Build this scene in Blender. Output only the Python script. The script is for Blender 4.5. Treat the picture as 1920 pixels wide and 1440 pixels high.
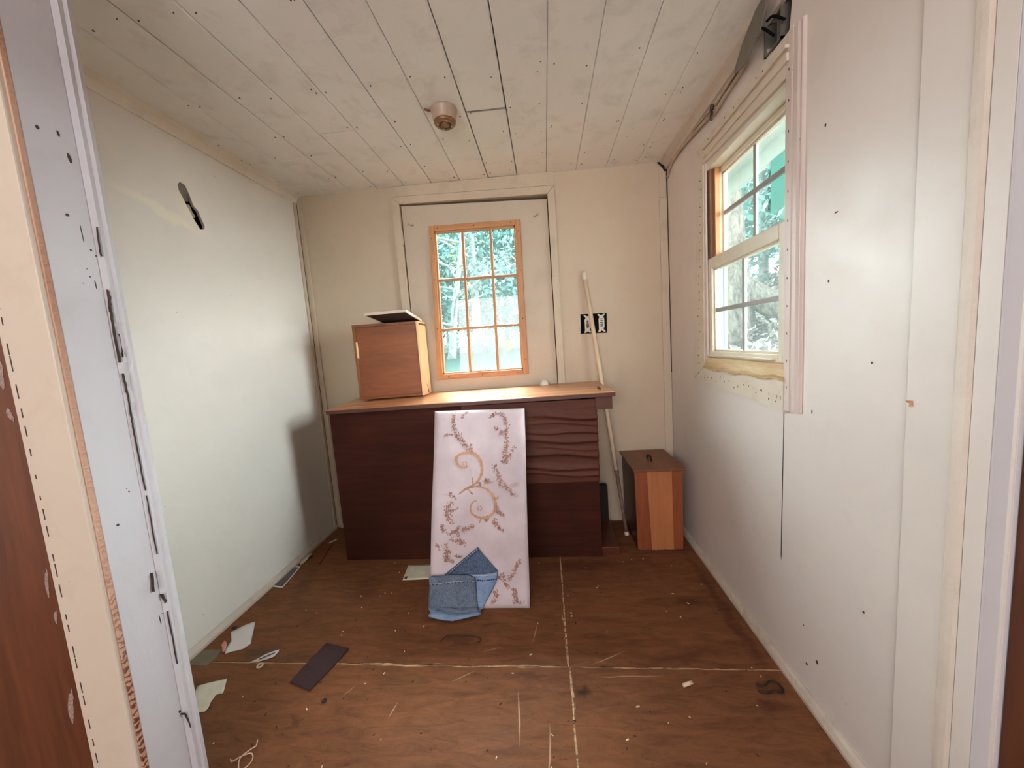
import bpy, bmesh, math, random
import numpy as np
from mathutils import Vector, Matrix, Euler
from mathutils.geometry import tessellate_polygon

scene = bpy.context.scene
for o in list(bpy.data.objects):
    bpy.data.objects.remove(o)
COL = scene.collection
R = math.radians
PI = math.pi
rng = random.Random(7)

# ------------------------------------------------------------------ camera
cam_d = bpy.data.cameras.new('camera')
cam = bpy.data.objects.new('camera', cam_d)
COL.objects.link(cam)
CAM = Vector((1.4451, -2.1758, 1.1148))
yaw, pitch, roll = -0.0973, -0.1052, -0.0711
fw = Vector((math.sin(yaw) * math.cos(pitch), math.cos(yaw) * math.cos(pitch), math.sin(pitch)))
rt = Vector((math.cos(yaw), -math.sin(yaw), 0))
up = rt.cross(fw)
rt2 = rt * math.cos(roll) + up * math.sin(roll)
up2 = -rt * math.sin(roll) + up * math.cos(roll)
cam.matrix_world = Matrix(((rt2.x, up2.x, -fw.x, CAM.x), (rt2.y, up2.y, -fw.y, CAM.y), (rt2.z, up2.z, -fw.z, CAM.z), (0, 0, 0, 1)))
cam_d.sensor_fit = 'HORIZONTAL'
cam_d.sensor_width = 36.0
cam_d.lens = 679.49 / 1920 * 36.0
cam_d.clip_start = 0.02
cam_d.clip_end = 200
scene.camera = cam

# ------------------------------------------------------------------ world, lights, exposure
world = bpy.data.worlds.new('world')
scene.world = world
world.use_nodes = True
wn = world.node_tree
wn.nodes.clear()
w_out = wn.nodes.new('ShaderNodeOutputWorld')
w_bg = wn.nodes.new('ShaderNodeBackground')
w_tc = wn.nodes.new('ShaderNodeTexCoord')
w_sep = wn.nodes.new('ShaderNodeSeparateXYZ')
w_rmp = wn.nodes.new('ShaderNodeValToRGB')
w_rmp.color_ramp.elements[0].position = 0.45
w_rmp.color_ramp.elements[0].color = (0.80, 0.95, 0.92, 1)
w_rmp.color_ramp.elements[1].position = 0.9
w_rmp.color_ramp.elements[1].color = (0.70, 0.88, 1.0, 1)
wn.links.new(w_tc.outputs['Generated'], w_sep.inputs[0])
wn.links.new(w_sep.outputs['Z'], w_rmp.inputs[0])
wn.links.new(w_rmp.outputs[0], w_bg.inputs[0])
w_bg.inputs[1].default_value = 7.5
wn.links.new(w_bg.outputs[0], w_out.inputs[0])


def area(name, loc, rot, sx, sy, power, color, spread=180):
    l = bpy.data.lights.new(name, 'AREA')
    l.shape = 'RECTANGLE'
    l.size = sx
    l.size_y = sy
    l.energy = power
    l.color = color
    l.spread = R(spread)
    o = bpy.data.objects.new(name, l)
    o.location = loc
    o.rotation_euler = rot
    COL.objects.link(o)
    return o


def sun(name, direction, strength, color, angle):
    l = bpy.data.lights.new(name, 'SUN')
    l.energy = strength
    l.color = color
    l.angle = R(angle)
    o = bpy.data.objects.new(name, l)
    o.rotation_euler = Vector(direction).to_track_quat('-Z', 'Y').to_euler()
    o.location = (0, 0, 6)
    COL.objects.link(o)
    return o


# unseen area lamps added in the hall behind the camera as fill light
area('hall_fill_lamp', (0.9, -4.15, 1.35), (R(102), 0, 0), 1.9, 1.3, 58, (1.0, 0.95, 0.94))
area('hall_side_fill_lamp', (2.9, -2.9, 1.5), (R(90), 0, R(90)), 1.2, 1.2, 30, (0.84, 0.88, 1.0))
# bright overcast daylight, two broad soft directions
sun('daylight_back', (0.30, -0.68, -0.50), 36.0, (0.97, 0.98, 1.0), 75)
sun('daylight_high', (0.04, -0.42, -0.86), 46.0, (0.97, 1.0, 0.98), 40)
sun('daylight_side', (-0.9, -0.06, -0.12), 38.0, (0.92, 0.97, 1.0), 60)

scene.view_settings.view_transform = 'Standard'
scene.view_settings.look = 'None'
scene.view_settings.gamma = 1
scene.view_settings.use_curve_mapping = False
scene.view_settings.exposure = 0.1
cy = scene.cycles
cy.use_denoising = True
cy.max_bounces = 8
cy.diffuse_bounces = 5
cy.glossy_bounces = 3
cy.transparent_max_bounces = 12
cy.sample_clamp_indirect = 6
cy.caustics_reflective = False
cy.caustics_refractive = False

# ------------------------------------------------------------------ materials


def S(r, g, b):
    f = lambda c: ((c / 255) / 12.92) if c / 255 <= 0.04045 else (((c / 255) + 0.055) / 1.055) ** 2.4
    return (f(r), f(g), f(b), 1)


class NT:
    def __init__(s, name):
        s.m = bpy.data.materials.new(name)
        s.m.use_nodes = True
        s.t = s.m.node_tree
        s.b = s.t.nodes['Principled BSDF']
        s.tc = s.t.nodes.new('ShaderNodeTexCoord')
        s.geo = None

    def n(s, typ, **k):
        x = s.t.nodes.new(typ)
        for a, v in k.items():
            setattr(x, a, v)
        return x

    def L(s, a, b):
        s.t.links.new(a, b)

    def pos(s):
        if s.geo is None:
            s.geo = s.n('ShaderNodeNewGeometry')
        return s.geo.outputs['Position']

    def map(s, scale=(1, 1, 1), loc=(0, 0, 0), rot=(0, 0, 0), src=None, typ='POINT'):
        m = s.n('ShaderNodeMapping')
        m.vector_type = typ
        m.inputs['Scale'].default_value = scale
        m.inputs['Location'].default_value = loc
        m.inputs['Rotation'].default_value = rot
        s.L(src or s.pos(), m.inputs[0])
        return m.outputs[0]

    def noise(s, vec, scale, detail=4, rough=0.55, dist=0.0):
        x = s.n('ShaderNodeTexNoise')
        x.inputs['Scale'].default_value = scale
        x.inputs['Detail'].default_value = detail
        x.inputs['Roughness'].default_value = rough
        x.inputs['Distortion'].default_value = dist
        s.L(vec, x.inputs['Vector'])
        return x.outputs[0]

    def ramp(s, fac, stops):
        x = s.n('ShaderNodeValToRGB')
        e = x.color_ramp.elements
        e[0].position, e[0].color = stops[0][0], stops[0][1]
        e[1].position, e[1].color = stops[-1][0], stops[-1][1]
        for p, c in stops[1:-1]:
            k = e.new(p)
            k.color = c
        s.L(fac, x.inputs[0])
        return x.outputs[0]

    def mix(s, fac, a, b, mode='MIX'):
        x = s.n('ShaderNodeMix', data_type='RGBA', blend_type=mode)
        for i, v in ((0, fac), (6, a), (7, b)):
            if hasattr(v, 'links'):
                s.L(v, x.inputs[i])
            else:
                x.inputs[i].default_value = v
        return x.outputs[2]

    def math(s, op, a, b=0.0):
        x = s.n('ShaderNodeMath', operation=op)
        for i, v in ((0, a), (1, b)):
            if hasattr(v, 'links'):
                s.L(v, x.inputs[i])
            else:
                x.inputs[i].default_value = v
        return x.outputs[0]

    def bump(s, h, strength, dist=0.01):
        x = s.n('ShaderNodeBump')
        x.inputs['Strength'].default_value = strength
        x.inputs['Distance'].default_value = dist
        s.L(h, x.inputs['Height'])
        s.L(x.outputs[0], s.b.inputs['Normal'])

    def base(s, v):
        if hasattr(v, 'links'):
            s.L(v, s.b.inputs['Base Color'])
        else:
            s.b.inputs['Base Color'].default_value = v

    def rough(s, v):
        if hasattr(v, 'links'):
            s.L(v, s.b.inputs['Roughness'])
        else:
            s.b.inputs['Roughness'].default_value = v

    def ellipse(s, centre, size, rot=(0, 0, 0), edge=(0.6, 1.0), wob=0.0):
        """soft mask, 1 inside an ellipsoid at a world position"""
        v = s.pos()
        if wob:
            nz = s.n('ShaderNodeTexNoise')
            nz.inputs['Scale'].default_value = 14
            s.L(s.pos(), nz.inputs['Vector'])
            sub = s.n('ShaderNodeVectorMath', operation='SUBTRACT')
            s.L(nz.outputs[1], sub.inputs[0])
            sub.inputs[1].default_value = (.5, .5, .5)
            mul = s.n('ShaderNodeVectorMath', operation='SCALE')
            s.L(sub.outputs[0], mul.inputs[0])
            mul.inputs['Scale'].default_value = wob
            ad = s.n('ShaderNodeVectorMath', operation='ADD')
            s.L(s.pos(), ad.inputs[0])
            s.L(mul.outputs[0], ad.inputs[1])
            v = ad.outputs[0]
        m = s.map(scale=size, loc=centre, rot=rot, src=v, typ='TEXTURE')
        ln = s.n('ShaderNodeVectorMath', operation='LENGTH')
        s.L(m, ln.inputs[0])
        return s.ramp(ln.outputs['Value'], [(edge[0], (1, 1, 1, 1)), (edge[1], (0, 0, 0, 1))])


def plain(name, col, rough=0.6, metal=0.0, bump=0.0, bscale=60, var=0.12, spec=None):
    t = NT(name)
    nz = t.noise(t.pos(), bscale * 0.25, 4)
    dk = tuple(c * (1 - var) for c in col[:3]) + (1,)
    lt = tuple(min(1, c * (1 + var)) for c in col[:3]) + (1,)
    t.base(t.ramp(nz, [(0.3, dk), (0.7, lt)]))
    t.rough(rough)
    t.b.inputs['Metallic'].default_value = metal
    if spec is not None:
        t.b.inputs['Specular IOR Level'].default_value = spec
    if bump:
        t.bump(t.noise(t.pos(), bscale, 5), bump, 0.004)
    return t.m


def paint(name, col, rough=0.5, specks=0.5, brush=None, dirt=0.15, dirtcol=S(120, 98, 72), extra=None, bump=0.12, patch=0.5):
    """old white house paint: broad tone changes, fly specks, brush relief"""
    t = NT(name)
    big = t.noise(t.pos(), 1.7, 3, 0.6)
    c = t.ramp(big, [(0.3, tuple(x * 0.93 for x in col[:3]) + (1,)), (0.72, col)])
    mid = t.noise(t.pos(), 9, 6, 0.65, 0.4)
    c = t.mix(t.ramp(mid, [(0.52, (0, 0, 0, 1)), (0.85, (dirt, dirt, dirt, 1))]), c, dirtcol)
    if specks:
        v = t.n('ShaderNodeTexVoronoi')
        v.inputs['Scale'].default_value = 9
        t.L(t.pos(), v.inputs['Vector'])
        sp = t.ramp(v.outputs['Distance'], [(0.018, (1, 1, 1, 1)), (0.034, (0, 0, 0, 1))])
        on = t.ramp(t.noise(t.pos(), 3.1, 2), [(0.5, (0, 0, 0, 1)), (0.56, (1, 1, 1, 1))])
        c = t.mix(t.math('MULTIPLY', t.math('MULTIPLY', sp, on), specks), c, S(70, 55, 42))
    if extra:
        c = extra(t, c)
    t.base(c)
    t.rough(t.ramp(mid, [(0.3, (rough - .08,) * 3 + (1,)), (0.8, (rough + .12,) * 3 + (1,))]))
    sc = brush or (1, 1, 1)
    t.bump(t.noise(t.map(scale=sc), 38, 6, 0.6), bump, 0.004)
    return t.m


def wood(name, dark, light, axis='x', rough=0.5, scale=1.0, bump=0.15, contrast=(0.3, 0.7), extra=None, coat=0.0):
    t = NT(name)
    st = {'x': (0.08, 1, 1), 'y': (1, 0.08, 1), 'z': (1, 1, 0.08)}[axis]
    v = t.map(scale=tuple(k * scale for k in st))
    g = t.noise(v, 34, 7, 0.62, 0.6)
    g2 = t.noise(t.map(scale=tuple(k * scale * 3 for k in st)), 60, 4, 0.7)
    f = t.math('ADD', t.math('MULTIPLY', g, 0.7), t.math('MULTIPLY', g2, 0.3))
    c = t.ramp(f, [(contrast[0], dark), (contrast[1], light)])
    if extra:
        c = extra(t, c)
    t.base(c)
    t.rough(rough)
    t.bump(f, bump, 0.003)
    if coat:
        t.b.inputs['Coat Weight'].default_value = coat
        t.b.inputs['Coat Roughness'].default_value = 0.25
    return t.m


def glass(name, tint=(0.86, 0.97, 0.95), gloss=0.07, haze=0.0):
    m = bpy.data.materials.new(name)
    m.use_nodes = True
    t = m.node_tree
    t.nodes.clear()
    out = t.nodes.new('ShaderNodeOutputMaterial')
    tr = t.nodes.new('ShaderNodeBsdfTransparent')
    tr.inputs[0].default_value = tint + (1,)
    gl = t.nodes.new('ShaderNodeBsdfGlossy')
    gl.inputs['Roughness'].default_value = 0.03
    mx = t.nodes.new('ShaderNodeMixShader')
    mx.inputs[0].default_value = gloss
    t.links.new(tr.outputs[0], mx.inputs[1])
    t.links.new(gl.outputs[0], mx.inputs[2])
    last = mx
    if haze:
        df = t.nodes.new('ShaderNodeBsdfTranslucent')
        df.inputs[0].default_value = (0.75, 0.97, 0.93, 1)
        m2 = t.nodes.new('ShaderNodeMixShader')
        m2.inputs[0].default_value = haze
        t.links.new(mx.outputs[0], m2.inputs[1])
        t.links.new(df.outputs[0], m2.inputs[2])
        last = m2
    t.links.new(last.outputs[0], out.inputs[0])
    return m


WHITE = S(222, 216, 206)


def left_extra(t, c):
    # smeared joint compound around the gash in the wall
    k = t.ellipse((0, -0.83, 1.73), (0.05, 0.22, 0.028), rot=(R(-14), 0, 0), edge=(0.45, 1.05), wob=0.06)
    c = t.mix(t.math('MULTIPLY', k, 0.75), c, S(238, 232, 210))
    k = t.ellipse((0, -0.72, 1.80), (0.05, 0.05, 0.11), rot=(R(0), 0, 0), edge=(0.45, 1.05), wob=0.04)
    c = t.mix(t.math('MULTIPLY', k, 0.45), c, S(238, 230, 205))
    return c


M = {}
M['wall_left'] = paint('paint_left_wall', S(230, 226, 218), 0.5, 0.35, extra=left_extra, dirt=0.06)
M['wall_back'] = paint('paint_back_wall', S(200, 182, 159), 0.55, 0.35, dirt=0.10)
M['wall_right'] = paint('paint_right_wall', S(222, 212, 206), 0.42, 0.7, dirt=0.08, bump=0.06)
M['trim'] = paint('paint_trim', S(226, 218, 204), 0.45, 0.6, brush=(1, 1, .2), dirt=0.3)
M['trim_dirty'] = paint('paint_trim_dirty', S(196, 184, 170), 0.5, 0.8, dirt=0.65, dirtcol=S(96, 74, 54), bump=0.3)
M['casing'] = paint('paint_window_casing', S(217, 206, 190), 0.42, 0.9, dirt=0.35, dirtcol=S(160, 128, 88), bump=0.15)
M['casing_pink'] = paint('paint_casing_rose', S(212, 196, 190), 0.4, 0.4, dirt=0.15, bump=0.12)
M['jamb'] = paint('paint_jamb', S(198, 195, 200), 0.45, 0.8, brush=(1, 1, .15), dirt=0.12, bump=0.2)
M['jamb_cream'] = paint('paint_casing_cream', S(196, 182, 166), 0.45, 0.4, brush=(1, 1, .15), dirt=0.22, dirtcol=S(165, 110, 75))
M['ceiling'] = paint('paint_ceiling', S(232, 230, 226), 0.5, 0.8, brush=(1, .1, 1), dirt=0.35, dirtcol=S(136, 126, 112), bump=0.25)
M['ceil_back'] = plain('ceiling_gap_dark', S(34, 24, 17), 0.9)
M['door'] = paint('paint_door', S(198, 184, 165), 0.5, 0.4, dirt=0.25, dirtcol=S(150, 120, 88), brush=(1, 1, .2))
M['vinyl'] = plain('window_vinyl', S(222, 214, 196), 0.35, var=0.05)
M['outer_trim'] = plain('outer_trim_pale_cyan', (.16, .26, .26, 1), 0.5, var=.08)
M['muntin'] = plain('muntin_grey', S(160, 160, 158), 0.4, var=0.06)
M['black_hole'] = plain('dark_cavity', S(20, 14, 12), 0.9)
M['glass'] = glass('window_glass', tint=(0.95, 0.97, 0.96), gloss=0.05, haze=0.012)
M['glass_door'] = glass('door_glass', tint=(0.93, 0.98, 0.97), gloss=0.04, haze=0.014)
M['pine'] = wood('pine_bead', S(150, 92, 52), S(214, 160, 108), 'z', 0.45, contrast=(0.25, 0.75))
M['pine_x'] = wood('pine_bead_across', S(150, 92, 52), S(214, 160, 108), 'x', 0.45, contrast=(0.25, 0.75))
M['bare'] = wood('bare_sill_wood', S(176, 140, 90), S(222, 203, 166), 'y', 0.6)
M['brown_track'] = wood('brown_window_track', S(96, 64, 42), S(140, 100, 72), 'z', 0.6)


def desk_extra(t, c):
    k = t.noise(t.pos(), 3.0, 4, 0.6)
    return t.mix(t.ramp(k, [(0.45, (0, 0, 0, 1)), (0.75, (.6, .6, .6, 1))]), c, S(44, 22, 14))


M['desk_panel'] = wood('desk_dark_panel', S(48, 20, 13), S(74, 35, 23), 'x', 0.7, 0.7, 0.05, extra=desk_extra)
M['desk_panel'].node_tree.nodes['Principled BSDF'].inputs['Specular IOR Level'].default_value = 0.15
M['desk_veneer'] = wood('desk_loose_veneer', S(66, 32, 22), S(98, 52, 38), 'x', 0.6, 0.7, 0.08)
M['desk_veneer'].node_tree.nodes['Principled BSDF'].inputs['Specular IOR Level'].default_value = 0.3
M['desk_top'] = wood('desk_top_wood', S(158, 100, 66), S(204, 146, 104), 'x', 0.27, 0.8, 0.05)
M['desk_edge'] = wood('desk_edge_wood', S(66, 32, 22), S(98, 52, 36), 'x', 0.4)
M['desk_dark'] = plain('desk_interior', S(38, 22, 17), 0.8)
M['box_face'] = wood('box_plywood', S(108, 56, 24), S(142, 80, 40), 'x', 0.5, 0.6, 0.05)
M['box_frame'] = wood('box_frame_wood', S(96, 54, 30), S(150, 92, 54), 'z', 0.5, 1.0)
M['box_side'] = wood('box_side_pine', S(216, 166, 116), S(240, 202, 156), 'z', 0.4, 0.6)
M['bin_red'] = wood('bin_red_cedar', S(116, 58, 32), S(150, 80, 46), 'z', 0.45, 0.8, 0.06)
M['bin_light'] = wood('bin_light_cedar', S(160, 98, 58), S(188, 120, 76), 'z', 0.45, 0.6, 0.05)
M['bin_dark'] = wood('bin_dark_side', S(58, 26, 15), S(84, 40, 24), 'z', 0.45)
M['bin_lid'] = wood('bin_lid_wood', S(96, 54, 30), S(132, 80, 48), 'y', 0.4, 0.6)
M['lid_dark'] = plain('lid_underside_dark', S(14, 12, 14), 0.7)
M['lid_rim'] = plain('lid_rim_cream', S(216, 200, 180), 0.5)
M['hall_wood'] = wood('hall_brown_panel', S(62, 32, 20), S(112, 62, 38), 'z', 0.45, 0.5, 0.08)
M['pole'] = plain('pole_cream_plastic', S(222, 200, 172), 0.4, var=0.06)
M['pole_rust'] = plain('pole_rusty_tip', S(120, 92, 76), 0.7, bump=0.4, var=0.4, bscale=160)
M['brass'] = plain('detector_bronze', S(128, 92, 62), 0.35, metal=0.4, var=0.15)
M['detector'] = plain('detector_yellowed_plastic', S(172, 150, 130), 0.4, var=0.08)
M['metal'] = plain('grey_metal', S(120, 116, 106), 0.5, metal=0.4, bump=0.1)
M['metal_light'] = plain('steel_strap', S(178, 168, 156), 0.45, metal=0.5, var=0.2)
M['copper'] = plain('brown_socket', S(120, 62, 42), 0.5)
M['black'] = plain('black_plastic', S(10, 9, 10), 0.8, spec=0.1)
M['cable'] = plain('old_painted_cable', S(176, 158, 136), 0.5, var=0.25)
M['cable_dark'] = plain('brown_cable', S(70, 42, 32), 0.5, var=0.2)
M['paper'] = plain('white_paper', S(214, 210, 208), 0.7, var=0.05, bump=0.1)
M['paper_cream'] = plain('stained_paper', S(206, 200, 182), 0.75, var=0.12, bump=0.15)
M['paper_pink'] = plain('pink_plastic_scrap', S(206, 140, 126), 0.5)
M['photo_dark'] = plain('dark_print', S(84, 72, 72), 0.35, var=0.25)
M['shingle'] = plain('dark_maroon_mat', S(56, 34, 36), 0.85, bump=0.6, bscale=260, var=0.12)
M['slate'] = plain('green_grey_card', S(108, 98, 78), 0.8, bump=0.3, var=0.2)
M['twist'] = plain('pale_twist_wire', S(212, 182, 164), 0.5)
M['rubber'] = plain('black_cord', S(32, 20, 18), 0.6)
M['chalk'] = plain('pale_stub', S(224, 196, 168), 0.6)
M['ink'] = plain('dark_print_ink', S(74, 66, 60), 0.7)
M['staple'] = plain('rusty_staple', S(70, 58, 46), 0.6)
M['nail'] = plain('nail_head', S(50, 34, 26), 0.6)
M['grit'] = plain('pale_grit', S(212, 190, 160), 0.7, var=0.3)
M['grit_dark'] = plain('dark_grit', S(44, 28, 20), 0.8)
M['white_knob'] = plain('white_knob', S(226, 222, 210), 0.25, var=0.03)


def gasket():
    t = NT('hinge_edge_bare_wood')
    n1 = t.noise(t.map(scale=(1, 1, 0.25)), 16, 5, 0.6)
    c = t.ramp(n1, [(0.3, S(172, 122, 94)), (0.7, S(196, 160, 138))])
    v = t.n('ShaderNodeTexWave')
    v.wave_type = 'BANDS'
    v.bands_direction = 'Z'
    v.inputs['Scale'].default_value = 21
    v.inputs['Distortion'].default_value = 9.0
    v.inputs['Detail'].default_value = 5
    v.inputs['Detail Scale'].default_value = 3.0
    t.L(t.pos(), v.inputs['Vector'])
    zm = t.n('ShaderNodeSeparateXYZ')
    t.L(t.pos(), zm.inputs[0])
    low = t.ramp(zm.outputs['Z'], [(0.45, (1, 1, 1, 1)), (0.8, (0, 0, 0, 1))])
    f = t.math('MULTIPLY', t.ramp(v.outputs[0], [(0.5, (0, 0, 0, 1)), (0.75, (1, 1, 1, 1))]), low)
    t.base(t.mix(f, c, S(104, 52, 36)))
    t.rough(0.6)
    t.bump(v.outputs[0], 0.3, 0.004)
    return t.m


M['gasket'] = gasket()
M['trim_warm'] = paint('paint_back_trim', S(200, 184, 162), 0.48, 0.7, brush=(1, 1, .2), dirt=0.35)


def floor_mat():
    t = NT('worn_plywood_floor')
    v = t.map(scale=(0.35, 1.6, 1))
    g = t.noise(v, 22, 8, 0.66, 1.0)
    big = t.noise(t.pos(), 2.3, 5, 0.6, 0.3)
    c = t.ramp(big, [(0.30, S(98, 64, 45)), (0.52, S(112, 73, 48)), (0.75, S(130, 86, 55))])
    c = t.mix(0.45, c, t.ramp(g, [(0.30, S(72, 42, 29)), (0.66, S(142, 94, 64))]))
    sc = t.noise(t.map(scale=(1, 2.2, 1)), 11, 9, 0.72, 1.4)
    c = t.mix(t.ramp(sc, [(0.60, (0, 0, 0, 1)), (0.74, (.75, .75, .75, 1))]), c, S(62, 38, 28))
    c = t.mix(t.math('MULTIPLY', t.ramp(t.noise(t.pos(), 120, 3), [(0.60, (0, 0, 0, 1)), (0.72, (1, 1, 1, 1))]), 0.35), c, S(70, 44, 32))
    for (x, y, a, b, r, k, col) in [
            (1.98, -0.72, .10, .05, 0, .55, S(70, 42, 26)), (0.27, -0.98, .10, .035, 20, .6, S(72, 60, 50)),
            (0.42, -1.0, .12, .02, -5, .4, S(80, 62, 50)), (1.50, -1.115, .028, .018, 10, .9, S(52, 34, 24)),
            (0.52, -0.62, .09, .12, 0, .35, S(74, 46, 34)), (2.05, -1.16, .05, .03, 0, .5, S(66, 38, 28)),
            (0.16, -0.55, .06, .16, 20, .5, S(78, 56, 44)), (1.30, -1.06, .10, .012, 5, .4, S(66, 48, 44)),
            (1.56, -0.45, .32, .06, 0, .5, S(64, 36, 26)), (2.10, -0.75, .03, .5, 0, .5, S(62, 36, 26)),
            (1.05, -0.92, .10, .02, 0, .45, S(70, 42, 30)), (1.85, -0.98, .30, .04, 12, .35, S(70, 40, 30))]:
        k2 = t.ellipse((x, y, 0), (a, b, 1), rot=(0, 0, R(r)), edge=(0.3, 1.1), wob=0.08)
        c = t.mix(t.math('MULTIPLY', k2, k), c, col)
    for (x, y, a, b, r, k) in [
            (1.30, -1.20, .0035, .09, 6, .55), (1.39, -1.30, .0030, .09, 0, .5), (1.60, -0.99, .08, .003, 24, .4),
            (1.10, -1.07, .05, .003, 30, .35), (1.34, -0.88, .003, .06, -10, .35), (0.90, -1.19, .0025, .03, -12, .6),
            (1.18, -0.96, .05, .0025, 18, .3), (0.72, -1.13, .0025, .03, -30, .35), (1.66, -1.06, .14, .0022, 2, .4)]:
        k2 = t.ellipse((x, y, 0), (a, b, 1), rot=(0, 0, R(r)), edge=(0.3, 1.1), wob=0.012)
        c = t.mix(t.math('MULTIPLY', k2, k), c, S(214, 178, 150))
    t.base(c)
    t.rough(t.ramp(big, [(0.3, (.55,) * 3 + (1,)), (0.7, (.72,) * 3 + (1,))]))
    t.b.inputs['Specular IOR Level'].default_value = 0.1
    t.bump(t.math('ADD', g, t.math('MULTIPLY', sc, 0.6)), 0.25, 0.004)
    return t.m


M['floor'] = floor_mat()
M['floor_joint'] = wood('splintered_joint', S(110, 74, 50), S(226, 190, 150), 'x', 0.8, 2.0, 0.4, contrast=(0.4, 0.6))
M['joint_dark'] = plain('dirty_joint', S(92, 60, 42), 0.9)


def fabric_mat():
    t = NT('board_fabric')
    c = t.ramp(t.noise(t.pos(), 5, 4), [(0.3, S(188, 174, 180)), (0.7, S(212, 198, 204))])
    st = t.noise(t.pos(), 17, 6, 0.7, 0.6)
    c = t.mix(t.ramp(st, [(0.60, (0, 0, 0, 1)), (0.8, (.35, .35, .35, 1))]), c, S(168, 140, 128))
    k = t.ellipse((1.263, -0.555, 0.47), (0.03, 0.2, 0.016), edge=(0.3, 1.1), wob=0.03)
    c = t.mix(t.math('MULTIPLY', k, 0.4), c, S(150, 120, 120))
    t.base(c)
    t.rough(0.85)
    v = t.n('ShaderNodeTexMagic')
    t.bump(t.noise(t.pos(), 420, 2), 0.25, 0.001)
    return t.m


M['fabric'] = fabric_mat()
M['scroll'] = plain('scroll_print_gold', S(188, 146, 116), 0.85, var=0.2)
M['flower'] = plain('flower_print_mauve', S(158, 118, 112), 0.85, var=0.25)
M['flower_gold'] = plain('leaf_print_tan', S(178, 142, 120), 0.85, var=0.2)
M['vine_grey'] = plain('vine_print_grey', S(196, 184, 180), 0.85, var=0.1)


def denim(name, a, b):
    t = NT(name)
    n1 = t.noise(t.pos(), 16, 5, 0.6, 0.5)
    c = t.ramp(n1, [(0.3, a), (0.7, b)])
    w = t.noise(t.map(scale=(1, 1, 0.3), rot=(0.3, 0.5, 0.2)), 420, 2)
    c = t.mix(0.22, c, t.ramp(w, [(0.4, S(40, 60, 92)), (0.6, S(170, 186, 206))]))
    t.base(c)
    t.rough(0.9)
    t.bump(t.math('ADD', t.noise(t.pos(), 30, 3), t.math('MULTIPLY', w, 0.2)), 0.3, 0.006)
    return t.m


M['denim'] = denim('denim_grey_blue', S(72, 82, 102), S(102, 114, 134))
M['denim_light'] = denim('denim_light_blue', S(98, 126, 168), S(140, 166, 200))
M['denim_dark'] = denim('denim_dark_inside', S(40, 56, 86), S(62, 82, 116))
M['thread'] = plain('pale_thread', S(196, 196, 200), 0.8)
M['thread_dark'] = plain('dark_stitch', S(36, 46, 76), 0.8)

# outdoors
M['leaf_a'] = plain('leaf_green', (0.08, 0.22, 0.19, 1), 0.6, var=0.4, bscale=8)
M['leaf_b'] = plain('leaf_blue_green', (0.11, 0.27, 0.27, 1), 0.6, var=0.35, bscale=8)
M['leaf_c'] = plain('leaf_yellow_green', (0.15, 0.22, 0.08, 1), 0.6, var=0.35, bscale=8)
M['bark'] = plain('grey_bark', (0.16, 0.18, 0.18, 1), 0.9, bump=1.0, bscale=26, var=0.5)
def bark(name, dk, lt):
    t = NT(name)
    n1 = t.noise(t.map(scale=(1, 1, .35)), 13, 8, .75, .8)
    t.base(t.ramp(n1, [(.36, dk), (.5, lt), (.66, tuple(min(1, c * 1.9) for c in lt[:3]) + (1,))]))
    t.rough(.9)
    t.bump(n1, 1.0, .05)
    return t.m


M['bark_brown'] = bark('brown_bark_rough', (.04, .033, .027, 1), (.15, .13, .105, 1))

M['fascia'] = plain('pale_green_fascia', (0.26, 0.32, 0.28, 1), 0.6, var=0.06)


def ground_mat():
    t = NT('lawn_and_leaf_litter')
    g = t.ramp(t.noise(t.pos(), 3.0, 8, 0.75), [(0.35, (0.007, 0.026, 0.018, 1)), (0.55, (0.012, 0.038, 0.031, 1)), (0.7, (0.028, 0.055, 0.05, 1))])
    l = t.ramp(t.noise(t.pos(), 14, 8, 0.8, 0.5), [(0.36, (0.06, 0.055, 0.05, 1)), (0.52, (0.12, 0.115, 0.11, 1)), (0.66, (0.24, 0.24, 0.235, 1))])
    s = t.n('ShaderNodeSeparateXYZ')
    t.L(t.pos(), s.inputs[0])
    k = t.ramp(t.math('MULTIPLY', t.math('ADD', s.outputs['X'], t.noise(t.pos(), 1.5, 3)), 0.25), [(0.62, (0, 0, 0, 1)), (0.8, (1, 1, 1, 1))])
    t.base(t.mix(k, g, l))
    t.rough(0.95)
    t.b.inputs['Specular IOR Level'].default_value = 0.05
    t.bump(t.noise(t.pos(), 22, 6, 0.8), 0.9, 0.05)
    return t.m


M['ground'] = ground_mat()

# ------------------------------------------------------------------ mesh helpers


def tag(o, label=None, cat=None, group=None, kind=None):
    if label:
        o['label'] = label
    if cat:
        o['category'] = cat
    if group:
        o['group'] = group
    if kind:
        o['kind'] = kind
    return o


def empty(name, loc, label=None, cat=None, group=None, kind=None):
    o = bpy.data.objects.new(name, None)
    o.empty_display_size = 0.1
    o.location = loc
    COL.objects.link(o)
    return tag(o, label, cat, group, kind)


WORLD = {}


def world_loc(o):
    v = Vector((0, 0, 0))
    while o is not None:
        v += o.location
        o = o.parent
    return v


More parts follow.
